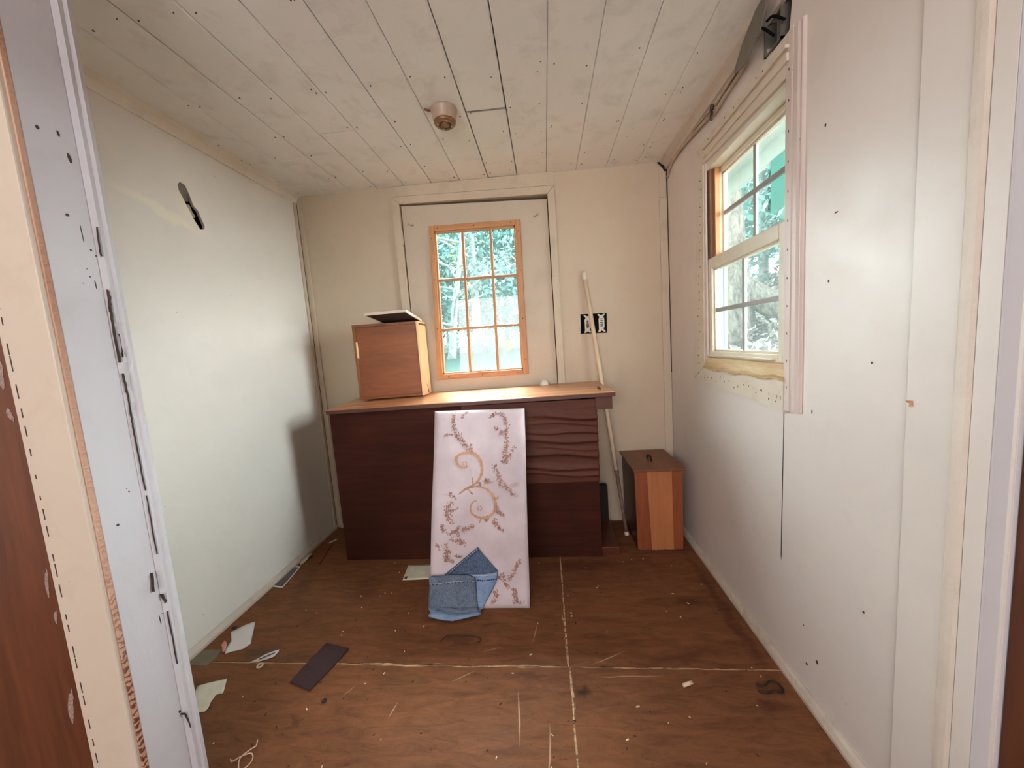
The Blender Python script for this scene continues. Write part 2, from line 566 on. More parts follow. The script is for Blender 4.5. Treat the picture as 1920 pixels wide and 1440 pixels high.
def obj(name, bm, mat, parent=None, origin=None, smooth=False, kind=None, label=None):
    """bm is in world coordinates"""
    me = bpy.data.meshes.new(name)
    pl = world_loc(parent) if parent else Vector((0, 0, 0))
    if origin is None:
        if len(bm.verts):
            xs = [v.co for v in bm.verts]
            lo = Vector([min(c[i] for c in xs) for i in range(3)])
            hi = Vector([max(c[i] for c in xs) for i in range(3)])
            origin = Vector(((lo.x + hi.x) / 2, (lo.y + hi.y) / 2, lo.z))
        else:
            origin = pl
    origin = Vector(origin)
    bmesh.ops.translate(bm, verts=bm.verts, vec=-origin)
    bmesh.ops.recalc_face_normals(bm, faces=bm.faces)
    bm.to_mesh(me)
    bm.free()
    me.materials.append(mat)
    if smooth:
        for p in me.polygons:
            p.use_smooth = True
    o = bpy.data.objects.new(name, me)
    COL.objects.link(o)
    if parent:
        o.parent = parent
    o.location = origin - pl
    return tag(o, label, None, None, kind)


def NB():
    return bmesh.new()


def hexa(bm, p, bevel=0.0):
    """p: 8 points, bottom 4 (ccw) then top 4"""
    vs = [bm.verts.new(q) for q in p]
    fs = [(3, 2, 1, 0), (4, 5, 6, 7), (0, 1, 5, 4), (1, 2, 6, 5), (2, 3, 7, 6), (3, 0, 4, 7)]
    faces = [bm.faces.new([vs[i] for i in f]) for f in fs]
    if bevel:
        es = set()
        for f in faces:
            es.update(f.edges)
        bmesh.ops.bevel(bm, geom=list(es), offset=bevel, segments=2, profile=0.5, affect='EDGES')
    return bm


def box(bm, x0, x1, y0, y1, z0, z1, bevel=0.0):
    return hexa(bm, [(x0, y0, z0), (x1, y0, z0), (x1, y1, z0), (x0, y1, z0), (x0, y0, z1), (x1, y0, z1), (x1, y1, z1), (x0, y1, z1)], bevel)


def prism(bm, poly, axis, a, b):
    """poly: 2D points in the other two axes (order x,y,z without axis)"""
    def P(u, v, w):
        q = [u, v]
        q.insert(axis, w)
        return q
    n = len(poly)
    A = [bm.verts.new(P(u, v, a)) for u, v in poly]
    B = [bm.verts.new(P(u, v, b)) for u, v in poly]
    bm.faces.new(A)
    bm.faces.new(B[::-1])
    for i in range(n):
        j = (i + 1) % n
        bm.faces.new((A[i], B[i], B[j], A[j]))
    return bm


def holed(bm, outer, holes, axis, a, b):
    """slab with holes between axis=a and axis=b"""
    def P(uv, w):
        q = [uv[0], uv[1]]
        q.insert(axis, w)
        return q
    loops = [outer] + holes
    tri = tessellate_polygon([[Vector((u, v, 0)) for u, v in l] for l in loops])
    flat = [p for l in loops for p in l]
    A = [bm.verts.new(P(p, a)) for p in flat]
    B = [bm.verts.new(P(p, b)) for p in flat]
    for t in tri:
        try:
            bm.faces.new([A[i] for i in t])
            bm.faces.new([B[i] for i in reversed(t)])
        except ValueError:
            pass
    k = 0
    for l in loops:
        n = len(l)
        for i in range(n):
            j = (i + 1) % n
            bm.faces.new((A[k + i], A[k + j], B[k + j], B[k + i]))
        k += n
    return bm


def tube(bm, pts, r, seg=8, cap=True):
    pts = [Vector(p) for p in pts]
    n = len(pts)
    rs = r if isinstance(r, (list, tuple)) else [r] * n
    rings = []
    prev = None
    for i, p in enumerate(pts):
        d = (pts[min(i + 1, n - 1)] - pts[max(i - 1, 0)]).normalized()
        if prev is None:
            a = d.orthogonal().normalized()
        else:
            a = (prev - d * prev.dot(d))
            a = a.normalized() if a.length > 1e-6 else d.orthogonal().normalized()
        prev = a
        b = d.cross(a)
        rings.append([bm.verts.new(p + (a * math.cos(2 * PI * k / seg) + b * math.sin(2 * PI * k / seg)) * rs[i]) for k in range(seg)])
    for i in range(n - 1):
        for k in range(seg):
            l = (k + 1) % seg
            bm.faces.new((rings[i][k], rings[i][l], rings[i + 1][l], rings[i + 1][k]))
    if cap:
        bm.faces.new(rings[0][::-1])
        bm.faces.new(rings[-1])
    return bm


def smooth_path(pts, k=6):
    """Catmull-Rom"""
    P = [Vector(p) for p in pts]
    P = [P[0] * 2 - P[1]] + P + [P[-1] * 2 - P[-2]]
    out = []
    for i in range(1, len(P) - 2):
        a, b, c, d = P[i - 1:i + 3]
        for j in range(k):
            t = j / k
            out.append(0.5 * ((2 * b) + (c - a) * t + (2 * a - 5 * b + 4 * c - d) * t * t + (3 * b - a - 3 * c + d) * t ** 3))
    out.append(P[-2])
    return out


def lathe(bm, c, prof, seg=32, axis=(0, 0, 1)):
    """prof: (radius, height) list, around axis at c"""
    ax = Vector(axis).normalized()
    a = ax.orthogonal().normalized()
    b = ax.cross(a)
    c = Vector(c)
    rings = []
    for r, h in prof:
        if r < 1e-6:
            rings.append([bm.verts.new(c + ax * h)])
        else:
            rings.append([bm.verts.new(c + ax * h + (a * math.cos(2 * PI * k / seg) + b * math.sin(2 * PI * k / seg)) * r) for k in range(seg)])
    for i in range(len(rings) - 1):
        A, B = rings[i], rings[i + 1]
        for k in range(seg):
            l = (k + 1) % seg
            if len(A) == 1 and len(B) > 1:
                bm.faces.new((A[0], B[k], B[l]))
            elif len(B) == 1 and len(A) > 1:
                bm.faces.new((A[k], B[0], A[l]))
            elif len(A) > 1:
                bm.faces.new((A[k], A[l], B[l], B[k]))
    return bm


# ------------------------------------------------------------------ room shell
W = 2.1666
H = 2.10
SL = -0.0459 / W


def ZC(x):
    return H + SL * x


# floor: plywood sheets on a sub-floor
fl = box(NB(), -0.15, W + 0.15, -1.62, 0.12, -0.06, -0.0025)
floor = obj('floor', fl, M['floor_joint'], kind='structure')
JY = -1.028
JX = 1.458
for (x0, x1, y0, y1) in [(0.0, JX - .0018, JY + .002, 0.02), (JX + .0018, W, JY + .002, 0.02),
                         (0.0, JX + .004, -1.60, JY - .002), (JX + .0075, W, -1.60, JY - .002)]:
    bm = NB()
    # slightly ragged joint edges
    n = 40
    top = []
    xs = [x0 + (x1 - x0) * i / n for i in range(n + 1)]
    ys = [y0 + (y1 - y0) * i / n for i in range(n + 1)]
    jit = lambda: rng.uniform(0, .0022)
    poly = [(x, y0 + (jit() if y0 > -1.5 else 0)) for x in xs] + [(x1 - (jit() if x1 < W - .1 else 0), y) for y in ys[1:]] + \
           [(x, y1 - (jit() if y1 < 0 else 0)) for x in xs[::-1][1:]] + [(x0 + (jit() if x0 > 0.1 else 0), y) for y in ys[::-1][1:-1]]
    prism(bm, poly, 2, -0.0035, 0.0)
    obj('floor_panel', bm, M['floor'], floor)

bm = NB()
for k in range(70):
    x = rng.uniform(.55, 2.0)
    l, w_ = rng.uniform(.02, .11), rng.uniform(.0006, .0022)
    y = JY + rng.uniform(-.006, .005) * (1 if x < 1.35 else .35)
    sl = rng.uniform(-.03, .03)
    prism(bm, [(x, y), (x + l * .4, y - w_ + sl * l * .4), (x + l, y + sl * l), (x + l * .5, y + w_ + sl * l * .5)], 2, -.001, .0007)
for k in range(26):
    y = rng.uniform(-1.24, -.80)
    l, w_ = rng.uniform(.01, .05), rng.uniform(.0006, .0018)
    x = JX + (.004 if y < JY else 0) + rng.uniform(-.003, .003) + (-1.03 - y) * .04
    prism(bm, [(x, y), (x + w_, y + l * .4), (x, y + l), (x - w_, y + l * .5)], 2, -.001, .0007)
obj('splinter', bm, M['floor_joint'], floor, kind='stuff')

# ceiling boards
cl = NB()
hexa(cl, [(-0.05, -1.6, ZC(-.05) + .016), (W + .05, -1.6, ZC(W) + .016), (W + .05, 0.1, ZC(W) + .016), (-0.05, 0.1, ZC(-.05) + .016),
          (-0.05, -1.6, ZC(-.05) + .08), (W + .05, -1.6, ZC(W) + .08), (W + .05, 0.1, ZC(W) + .08), (-0.05, 0.1, ZC(-.05) + .08)])
ceiling = obj('ceiling', cl, M['ceil_back'], kind='structure')
gaps = {0: .0008, 1: .001, 2: .0022, 3: .0026, 4: .0026, 5: .0030, 6: .0022, 7: .0042, 8: .0040, 9: .0012, 10: .0018, 11: .0012, 12: .001, 13: .001}


def ceil_board(x0, x1, y0, y1, dz=0.0, c0=.003, c1=.003):
    bm = NB()
    n = 14
    ch = .004
    rows = []
    for i in range(n + 1):
        y = y0 + (y1 - y0) * i / n
        w1, w0 = rng.uniform(-.0005, .0005), rng.uniform(-.0005, .0005)
        xa, xb = x0 + w0, x1 + w1
        prof = [(xa, ZC(xa) + .016), (xa, ZC(xa) + ch * .7 + dz), (xa + ch, ZC(xa) + dz), ((xa + xb) / 2, ZC((xa + xb) / 2) + dz - .0006),
                (xb - ch, ZC(xb) + dz), (xb, ZC(xb) + ch * .7 + dz), (xb, ZC(xb) + .016)]
        rows.append([bm.verts.new((px, y, pz)) for px, pz in prof])
    for i in range(n):
        for k in range(6):
            bm.faces.new((rows[i][k], rows[i][k + 1], rows[i + 1][k + 1], rows[i + 1][k]))
    bm.faces.new(rows[0])
    bm.faces.new(rows[-1][::-1])
    obj('ceiling_board', bm, M['ceiling'], ceiling)


for k in range(14):
    xa = 0.187 + 0.1656 * (k - 1)
    xb = xa + 0.1656
    g0, g1 = gaps[k], gaps.get(k + 1, .001)
    xa2, xb2 = max(xa, -0.02) + g0 / 2, min(xb, W + .02) - g1 / 2
    if xb2 - xa2 < .03:
        continue
    dz = rng.uniform(-.001, .0015)
    if k == 7:
        ceil_board(xa2, xb2, -1.6, -0.606, dz)
        ceil_board(xa2, xb2, -0.588, 0.02, dz + .002)
    elif k == 6:
        ceil_board(xa2, xb2, -1.6, -0.571, dz)
        ceil_board(xa2, xb2, -0.5705, 0.02, dz)
    elif k == 3:
        ceil_board(xa2, xb2, -1.6, -0.565, dz)
        ceil_board(xa2, xb2, -0.563, 0.02, dz)
    else:
        ceil_board(xa2, xb2, -1.6, 0.02, dz)

bm = NB()
for k in range(13):
    for yy in (-1.15, -.80, -.58, -.42, -.20, -.06):
        for _ in range(2):
            x = 0.187 + 0.1656 * (k - 1) + rng.choice([rng.uniform(.012, .03), rng.uniform(.13, .15)])
            y = yy + rng.uniform(-.03, .03)
            if not (.02 < x < W - .05) or rng.random() < .35:
                continue
            a, b = rng.uniform(.0012, .003), rng.uniform(.0012, .0035)
            prism(bm, [(x + a * math.cos(t), y + b * math.sin(t)) for t in [q * PI / 3 for q in range(6)]], 2, ZC(x) - .0022, ZC(x) + .002)
obj('nail_dent', bm, M['staple'], ceiling, kind='stuff')

# left wall with the gash
gash = [(-0.748, 1.863), (-0.735, 1.878), (-0.715, 1.872), (-0.702, 1.839), (-0.694, 1.808), (-0.690, 1.797), (-0.673, 1.785), (-0.664, 1.758),
        (-0.652, 1.728), (-0.656, 1.712), (-0.676, 1.706), (-0.694, 1.731), (-0.709, 1.763), (-0.723, 1.790), (-0.734, 1.815), (-0.747, 1.840)]
bm = holed(NB(), [(-1.62, 0.0), (0.10, 0.0), (0.10, 2.12), (-1.62, 2.12)], [gash], 0, -0.012, 0.0)
wl = obj('wall_left', bm, M['wall_left'], kind='structure')
bm = box(NB(), -0.10, -0.06, -1.62, 0.10, 0, 2.12)
obj('wall_backing', bm, M['black_hole'], wl)
# what shows inside the gash
bm = NB()
prism(bm, [(-.76, 1.90), (-.70, 1.90), (-.704, 1.845), (-.712, 1.838), (-.706, 1.812), (-.74, 1.80)], 0, -.012, -.004)
obj('bracket_plate', bm, M['metal'], wl)
bm = NB()
prism(bm, [(-0.722, 1.796), (-0.704, 1.798), (-0.696, 1.772), (-0.684, 1.758), (-0.690, 1.75), (-0.706, 1.764)], 0, -0.012, -0.005)
prism(bm, [(-0.70, 1.742), (-0.692, 1.740), (-0.674, 1.716), (-0.682, 1.708)], 0, -0.012, -0.005)
obj('metal_strap', bm, M['metal_light'], wl)

# back wall with the door opening
DL, DR = 0.640, 1.514
bm = holed(NB(), [(-0.1, 0), (DL, 0), (DL, 1.990), (DR, 1.953), (DR, 0), (W + 0.1, 0), (W + 0.1, 2.12), (-0.1, 2.12)], [], 1, 0.0, 0.10)
obj('wall_back', bm, M['wall_back'], kind='structure')

# outlet hole is a shallow metal box sunk behind a dark opening: see outlet below

# right wall with the window opening and a junction-box hole
OY0, OY1, OZ0, OZ1 = -1.010, -0.470, 0.985, 1.800
jhole = [(-1.012, 1.925), (-1.018, 1.965), (-1.022, 2.00), (-1.01, 2.035), (-0.93, 2.040), (-0.90, 2.01), (-0.905, 1.955), (-0.93, 1.925), (-0.965, 1.912), (-1.0, 1.912)]
bm = holed(NB(), [(-1.387, 0), (0.1, 0), (0.1, 2.10), (-1.387, 2.10)], [[(OY0, OZ0), (OY0, OZ1), (OY1, OZ1), (OY1, OZ0)], jhole], 0, W, W + 0.085)
wr = obj('wall_right', bm, M['wall_right'], kind='structure')
bm = box(NB(), W, W + 0.085, -1.556, -1.387, 0, 2.10)
obj('wall_end', bm, M['wall_right'], wr)
bm = box(NB(), W + .06, W + 0.07, -1.06, -0.86, 1.86, 2.09)
obj('cavity_back', bm, M['black_hole'], wr)
# hairline panel joint under the window: a recessed dark line between two thin wall panels
bm = NB()
prism(bm, [(-1.0035, 0.868), (-1.0010, 0.868), (-0.9925, 0.38), (-0.9945, 0.36), (-0.9965, 0.38)], 0, W - .0006, W + .001)
obj('panel_joint', bm, M['black_hole'], wr)

# small holes and scars in the right wall
bm = NB()
for (y, z, a, b) in [(-1.116, .107, .004, .004), (-1.156, .151, .0045, .006), (-1.10, .22, .003, .002), (-1.30, .42, .003, .003), (-1.17, 1.22, .003, .004), (-1.30, 1.02, .003, .003),
                     (-1.12, .875, .002, .006), (-1.15, 1.60, .003, .004), (-1.19, 1.38, .006, .002)]:
    prism(bm, [(y + a * math.cos(k * PI / 3), z + b * math.sin(k * PI / 3)) for k in range(6)], 0, W - .0007, W + .001)
obj('nail_hole', bm, M['nail'], wr, kind='stuff')
bm = NB()
prism(bm, [(-1.388, .950), (-1.400, .951), (-1.401, .940), (-1.394, .938), (-1.396, .945), (-1.389, .946)], 0, W - .008, W - .0062)
obj('paint_chip', bm, M['pine'], wr)

# ---------------- trim
tn = [0]


def trim(bm, mat, smooth=False):
    tn[0] += 1
    return obj('trim_%d' % tn[0], bm, mat, kind='structure', smooth=smooth)


# cove moulding left
bm = NB()
prism(bm, [(0, 2.055), (0.006, 2.053), (0.012, 2.062), (0.020, 2.082), (0.036, 2.093), (0.040, 2.101), (0, 2.101)], 1, -1.45, 0.0)
trim(bm, M['trim'])
# corner strips, back left: one on each wall with a dark crack between
bm = box(NB(), 0.0, 0.009, -0.034, -0.0035, 0.02, 2.056, .002)
trim(bm, M['trim_warm'])
bm = box(NB(), 0.004, 0.040, -0.010, 0.0, 0.02, ZC(0) - .002, .002)
trim(bm, M['trim_warm'])
bm = box(NB(), .0088, .0104, -.0125, -.0100, 0.02, ZC(0) - .002)
trim(bm, M['black_hole'])
# corner strip back right
bm = box(NB(), W - 0.045, W - 0.002, -0.008, 0.0, 0.03, 1.86, .002)
trim(bm, M['trim_warm'])
bm = box(NB(), W - 0.043, W - 0.004, -0.006, 0.0, 1.87, ZC(W) - .03, .002)
trim(bm, M['wall_back'])
# dark crack in right corner
bm = box(NB(), W - .004, W + .0, -0.0095, -0.006, 0.9, ZC(W), 0)
trim(bm, M['black_hole'])
bm = NB()
prism(bm, [(W - .052, ZC(W) - .001), (W - .01, ZC(W) - .002), (W - .004, ZC(W) - .05), (W - .012, ZC(W) - .052), (W - .03, ZC(W) - .022)], 1, -0.009, -0.006)
trim(bm, M['black_hole'])
# ceiling moulding right
bm = NB()
prism(bm, [(W, 2.010), (W - .012, 2.012), (W - .015, 2.030), (W - .022, 2.036), (W - .036, 2.045), (W - .040, 2.056), (W, 2.056)], 1, -1.45, -0.012)
trim(bm, M['trim_dirty'])

# baseboards (shoe mouldings)
bm = NB()
prism(bm, [(0, 0), (0.018, 0), (0.018, 0.012), (0.010, 0.024), (0.004, 0.030), (0, 0.030)], 1, -1.45, -0.03)
obj('baseboard_left', bm, M['trim_dirty'], kind='structure')
bm = NB()
prism(bm, [(W, 0), (W - .020, 0), (W - .020, 0.010), (W - .012, 0.022), (W - .004, 0.028), (W, 0.028)], 1, -1.555, -0.02)
obj('baseboard_right', bm, M['trim_dirty'], kind='structure')
bm = box(NB(), 0.02, DL - .04, -0.012, 0, 0, 0.028, .002)
obj('baseboard_back', bm, M['trim_dirty'], kind='structure')

# ---------------- partition between hall and room, left jamb
JXL = 0.532
bm = box(NB(), -0.15, JXL - .02, -1.548, -1.452, 0, 2.3)
box(bm, JXL - .02, W, -1.548, -1.452, 2.10, 2.3)
obj('wall_front', bm, M['wall_left'], kind='structure')
bm = box(NB(), JXL - .021, JXL, -1.557, -1.478, 0, 2.10, .0015)
trim(bm, M['jamb'])
# stop strip / plastered edge along the far side, chipped
bm = NB()
n = 120
prof_rows = []
for i in range(n + 1):
    z = 2.10 * i / n
    a = rng.uniform(0, .0007)
    b = rng.uniform(0, .0012)
    chip = 0.003 if (1.02 < z < 1.22 and rng.random() < .35) else 0
    prof = [(JXL - .021, -1.478), (JXL + .001, -1.478), (JXL + .006 - chip + a, -1.470), (JXL + .0045 - chip + a, -1.462 + b), (JXL + .008 + a, -1.456), (JXL + .005, -1.446), (JXL - .021, -1.444)]
    prof_rows.append([bm.verts.new((x, y, z)) for x, y in prof])
for i in range(n):
    for k in range(6):
        bm.faces.new((prof_rows[i][k], prof_rows[i][k + 1], prof_rows[i + 1][k + 1], prof_rows[i + 1][k]))
jt = trim(bm, M['jamb'])
bm = NB()
for (z0, y0, z1, y1, w_) in [(1.292, -1.4755, 1.251, -1.4765, .0034), (1.255, -1.4765, 1.225, -1.4765, .0018), (1.229, -1.4765, 1.138, -1.4768, .0013), (1.20, -1.470, 1.15, -1.469, .0008), (1.115, -1.4745, 1.051, -1.4735, .0016), (1.055, -1.4735, 1.01, -1.4745, .0009),
                              (1.01, -1.4745, .962, -1.4745, .0007), (.962, -1.4745, .851, -1.4738, .0008), (.665, -1.489, .622, -1.4925, .0010), (.606, -1.479, .582, -1.4745, .0030), (.56, -1.474, .426, -1.4735, .0010), (.304, -1.483, .296, -1.478, .0035),
                              (.296, -1.476, .253, -1.471, .0024), (1.42, -1.474, 1.36, -1.475, .0007), (.84, -1.4735, .70, -1.4738, .0006)]:
    k = 8
    pts = [(y0 + (y1 - y0) * q / k + rng.uniform(-.0005, .0005), z0 + (z1 - z0) * q / k) for q in range(k + 1)]
    poly = pts + [(p[0] + w_ * rng.uniform(.5, 1.1) * (1 if 0 < q < k else .4), p[1]) for q, p in list(enumerate(pts))[::-1]]
    prism(bm, poly, 0, JXL + .0000, JXL + .0072)
obj('paint_crack', bm, M['nail'], jt, kind='stuff')
# nicks on the jamb face
bm = NB()
for (y, z, a, b, r) in [(-1.505, 1.585, .0022, .006, .4), (-1.494, 1.545, .0035, .010, .5), (-1.497, 1.40, .0008, .018, .1), (-1.487, 1.37, .002, .002, 0), (-1.515, 1.43, .003, .003, 0), (-1.535, 1.58, .003, .004, 0),
                        (-1.480, 1.36, .0015, .0015, 0), (-1.50, .86, .0015, .002, 0), (-1.503, .868, .001, .001, 0), (-1.53, .80, .003, .003, 0), (-1.487, .55, .001, .012, .2), (-1.478, .56, .004, .001, .2), (-1.482, .31, .003, .004, .4), (-1.477, .30, .002, .006, .2), (-1.49, 1.30, .001, .010, .1),
                        (-1.5, 1.33, .001, .001, 0), (-1.497, 1.315, .001, .002, 0), (-1.51, 1.30, .0012, .001, 0)]:
    prism(bm, [(y + a * math.cos(t) * math.cos(r) - b * math.sin(t) * math.sin(r) * .3, z + b * math.sin(t)) for t in [k * PI / 3 for k in range(6)]], 0, JXL - .0002, JXL + .0006)
obj('dent', bm, M['nail'], jt, kind='stuff')
# bare orange hinge edge
bm = box(NB(), JXL - .021, JXL + .0005, -1.566, -1.557, 0, 2.10, .001)
trim(bm, M['gasket'])
# cream casing on the hall face
bm = box(NB(), JXL - .112, JXL - .003, -1.574, -1.558, 0, 2.14, .003)
ct = trim(bm, M['jamb_cream'])
bm = NB()
for i in range(26):
    z = .25 + i * .042 + rng.uniform(-.01, .01)
    box(bm, JXL - .0985, JXL - .0965, -1.5746, -1.5735, z, z + rng.uniform(.008, .030))
obj('paint_crack', bm, M['nail'], ct, kind='stuff')
SM1, SM2, SM3, SM4, SM5 = (.402, 1.128), (.404, 1.05), (.404, .70), (.397, .42), (.407, .625)
# brown plank door folded back against the hall side
d2 = empty('door_2', (0.2, -1.60, 0), kind='structure')
bm = box(NB(), -0.45, JXL - .1125, -1.572, -1.550, 0.01, 2.06, .002)
obj('door_leaf', bm, M['hall_wood'], d2)
bm = NB()
for (x, z, a, b, r) in [(SM1[0], SM1[1], .008, .026, -.1), (SM2[0], SM2[1], .006, .012, .3), (SM3[0], SM3[1], .004, .03, -.15), (SM4[0], SM4[1], .0065, .038, -.2), (SM5[0], SM5[1], .004, .014, -.2)]:
    nn = 18
    prism(bm, [(x + a * math.cos(t) * (1 + .3 * math.sin(3 * t + x * 90)) + b * math.sin(t) * math.sin(-r), z + b * math.sin(t) * (1 + .2 * math.cos(5 * t))) for t in [k * 2 * PI / nn for k in range(nn)]], 1, -1.5726, -1.5715)
obj('paint_smear', bm, plain('grey_paint_smear', S(140, 118, 108), .6, var=.5, bscale=900), d2, kind='stuff')

# right end of the wall: raised plate, plaster ridge, casing strips
bm = box(NB(), W - .006, W, -1.475, -1.387, 0, 2.056, .001)
trim(bm, M['wall_right'])
bm = NB()
n = 150
rows = []
for i in range(n + 1):
    z = 2.056 * i / n
    a = rng.uniform(-.0006, .0007)
    rows.append([bm.verts.new((W - x, y, z)) for x, y in [(0, -1.470), (.006, -1.4705), (.009 + a, -1.475), (.0105 + a, -1.484), (.0105 + a * .6, -1.494), (.008, -1.5005), (0, -1.501)]])
for i in range(n):
    for k in range(6):
        bm.faces.new((rows[i][k], rows[i][k + 1], rows[i + 1][k + 1], rows[i + 1][k]))
trim(bm, paint('paint_plaster_ridge', S(222, 208, 196), .5, .4, dirt=.2, bump=.5))
bm = box(NB(), W - .009, W, -1.533, -1.502, 0, 2.056, .001)
trim(bm, M['wall_right'])
bm = NB()
prism(bm, [(W, -1.533), (W - .009, -1.534), (W - .008, -1.537), (W + .004, -1.558), (W + .02, -1.560), (W + .02, -1.533)], 2, 0, 2.056)
trim(bm, M['jamb'])
# brown panelling of the hall beyond, right
bm = box(NB(), W + .006, W + .03, -2.75, -1.561, 0, 2.3)
obj('wall_hall', bm, M['hall_wood'], kind='structure')

# hall shell behind the camera
bm = box(NB(), -1.6, 3.2, -4.3, -1.62, -.06, 0)
obj('floor_hall', bm, M['floor'], kind='structure')
bm = box(NB(), -1.6, 3.2, -4.3, -1.55, 2.30, 2.36)
obj('ceiling_hall', bm, M['wall_left'], kind='structure')
bm = box(NB(), -1.66, -1.6, -4.3, -1.55, 0, 2.3)
obj('wall_hall_left', bm, M['wall_left'], kind='structure')
bm = box(NB(), 3.2, 3.26, -4.3, -2.75, 0, 2.3)
obj('wall_hall_right', bm, M['wall_left'], kind='structure')
bm = box(NB(), W + .03, 3.2, -2.75, -2.69, 0, 2.3)  # unseen wall, added to keep the sun from leaking into the hall
obj('wall_hall_seal', bm, M['wall_left'], kind='structure')
bm = box(NB(), -1.6, 3.2, -4.36, -4.3, 0, 2.3)
obj('wall_hall_back', bm, M['wall_left'], kind='structure')
bm = box(NB(), -1.6, -0.15, -1.56, -1.50, 0, 2.3)
obj('wall_hall_front', bm, M['wall_left'], kind='structure')

# ------------------------------------------------------------------ back door
d1 = empty('door_1', (1.08, 0.0, 0), kind='structure')


def QD(u, v):
    """door glazing frame: u right, v down -> x,z"""
    tl, tr, bl, br = (0.806, 1.848), (1.346, 1.833), (0.778, 0.938), (1.336, 0.940)
    x = (tl[0] * (1 - u) + tr[0] * u) * (1 - v) + (bl[0] * (1 - u) + br[0] * u) * v
    z = (tl[1] * (1 - u) + tr[1] * u) * (1 - v) + (bl[1] * (1 - u) + br[1] * u) * v
    return (x, z)


FU, FV = .055, .034
bm = holed(NB(), [(DL + .006, 0.01), (DR - .007, 0.01), (DR - .008, 1.934), (DL + .007, 1.981)],
           [[QD(FU, FV), QD(FU, 1 - FV), QD(1 - FU, 1 - FV), QD(1 - FU, FV)]], 1, 0.012, 0.052)
obj('door_leaf', bm, M['door'], d1)


def door_bar(name, u0, u1, v0, v1, y0, y1, mat, bev=.002):
    a, b, c, d = QD(u0, v1), QD(u1, v1), QD(u1, v0), QD(u0, v0)
    bm = NB()
    hexa(bm, [(a[0], y0, a[1]), (b[0], y0, b[1]), (b[0], y1, b[1]), (a[0], y1, a[1]), (d[0], y0, d[1]), (c[0], y0, c[1]), (c[0], y1, c[1]), (d[0], y1, d[1])], bev)
    return obj(name, bm, mat, d1)


door_bar('glazing_bead', 0, FU, 0, 1, -.004, .014, M['pine'])
door_bar('glazing_bead', 1 - FU, 1, 0, 1, -.004, .014, M['pine'])
door_bar('glazing_bead', FU, 1 - FU, 0, FV, -.004, .014, M['pine_x'])
door_bar('glazing_bead', FU, 1 - FU, 1 - FV, 1, -.004, .014, M['pine_x'])
us = [FU, 0.365, 0.672, 1 - FU]
vs = [FV, 0.345, 0.668, 1 - FV]
# inner lip of the frame
for (a, b, c, d) in [(FU, FU + .018, FV, 1 - FV), (1 - FU - .018, 1 - FU, FV, 1 - FV)]:
    door_bar('glazing_lip', a, b, c, d, .006, .030, M['pine'], .001)
for (a, b, c, d) in [(FU, 1 - FU, FV, FV + .010), (FU, 1 - FU, 1 - FV - .010, 1 - FV)]:
    door_bar('glazing_lip', a, b, c, d, .006, .030, M['pine_x'], .001)
for u in us[1:3]:
    door_bar('muntin', u - .014, u + .014, FV + .01, 1 - FV - .01, .004, .030, M['pine'])
for v in vs[1:3]:
    door_bar('muntin', FU + .018, 1 - FU - .018, v - .0075, v + .0075, .005, .029, M['pine_x'])
for i in range(3):
    for j in range(3):
        door_bar('pane', us[i] + (.016 if i == 0 else .012), us[i + 1] - (.016 if i == 2 else .012), vs[j] + .008, vs[j + 1] - .008, .018, .021, M['glass_door'], 0)
bm = NB()
for (u, v) in [(.10, .018), (.50, .016), (.90, .016), (.028, .08), (.03, .34), (.03, .66), (.03, .92), (.975, .07), (.975, .32), (.975, .63), (.975, .90), (.12, .985), (.5, .985), (.88, .985)]:
    x, z = QD(u, v)
    lathe(bm, (x, -.0035, z), [(.0035, 0), (.003, .0015), (0, .002)], 8, (0, -1, 0))
obj('nail_head', bm, M['nail'], d1, kind='stuff')
# casing
bm = NB()
prism(bm, [(DL - .038, 0), (DL + .004, 0), (DL + .004, 1.985), (DL - .038, 2.025)], 1, -.016, 0)
obj('door_casing', bm, M['trim_warm'], d1)
bm = NB()
prism(bm, [(DL - .037, 2.027), (DL + .005, 1.986), (DR - .004, 1.9515), (DR + .036, 1.992)], 1, -.016, 0)
obj('door_casing', bm, M['trim_warm'], d1)
bm = NB()
prism(bm, [(DR - .003, 0), (DR + .037, 0), (DR + .037, 1.990), (DR - .003, 1.9500)], 1, -.016, 0)
obj('door_casing', bm, M['trim_warm'], d1)
bm = NB()
prism(bm, [(DL - .037, 2.030), (DR + .036, 1.995), (DR + .036, ZC(DR) - .001), (DL - .037, ZC(DL) - .001)], 1, -.012, 0)
obj('header_board', bm, M['trim_warm'], d1)
for (a, b, c, d) in [(DL - .002, DL + .026, 0, 1.99), (DR - .028, DR + .002, 0, 1.955)]:
    obj('door_stop', box(NB(), a, b, .054, .098, c, d), M['desk_dark'], d1)
bm = NB()
prism(bm, [(DL, 1.955), (DR, 1.915), (DR, 1.954), (DL, 1.991)], 1, .054, .098)
obj('door_stop', bm, M['desk_dark'], d1)
# hinge
bm = NB()
for k in range(5):
    tube(bm, [(DL + .004, -.006, 1.755 + k * .016), (DL + .004, -.006, 1.769 + k * .016)], .0055, 10)
hg = obj('hinge', bm, M['metal_light'], d1)
# knob
bm = lathe(NB(), (1.428, .012, .872), [(.026, 0), (.026, .004), (.012, .006), (.011, .022), (.024, .030), (.028, .042), (.024, .054), (.010, .060), (0, .060)], 24, (0, -1, 0))
obj('door_knob', bm, M['white_knob'], d1, smooth=True, label='round white door knob')
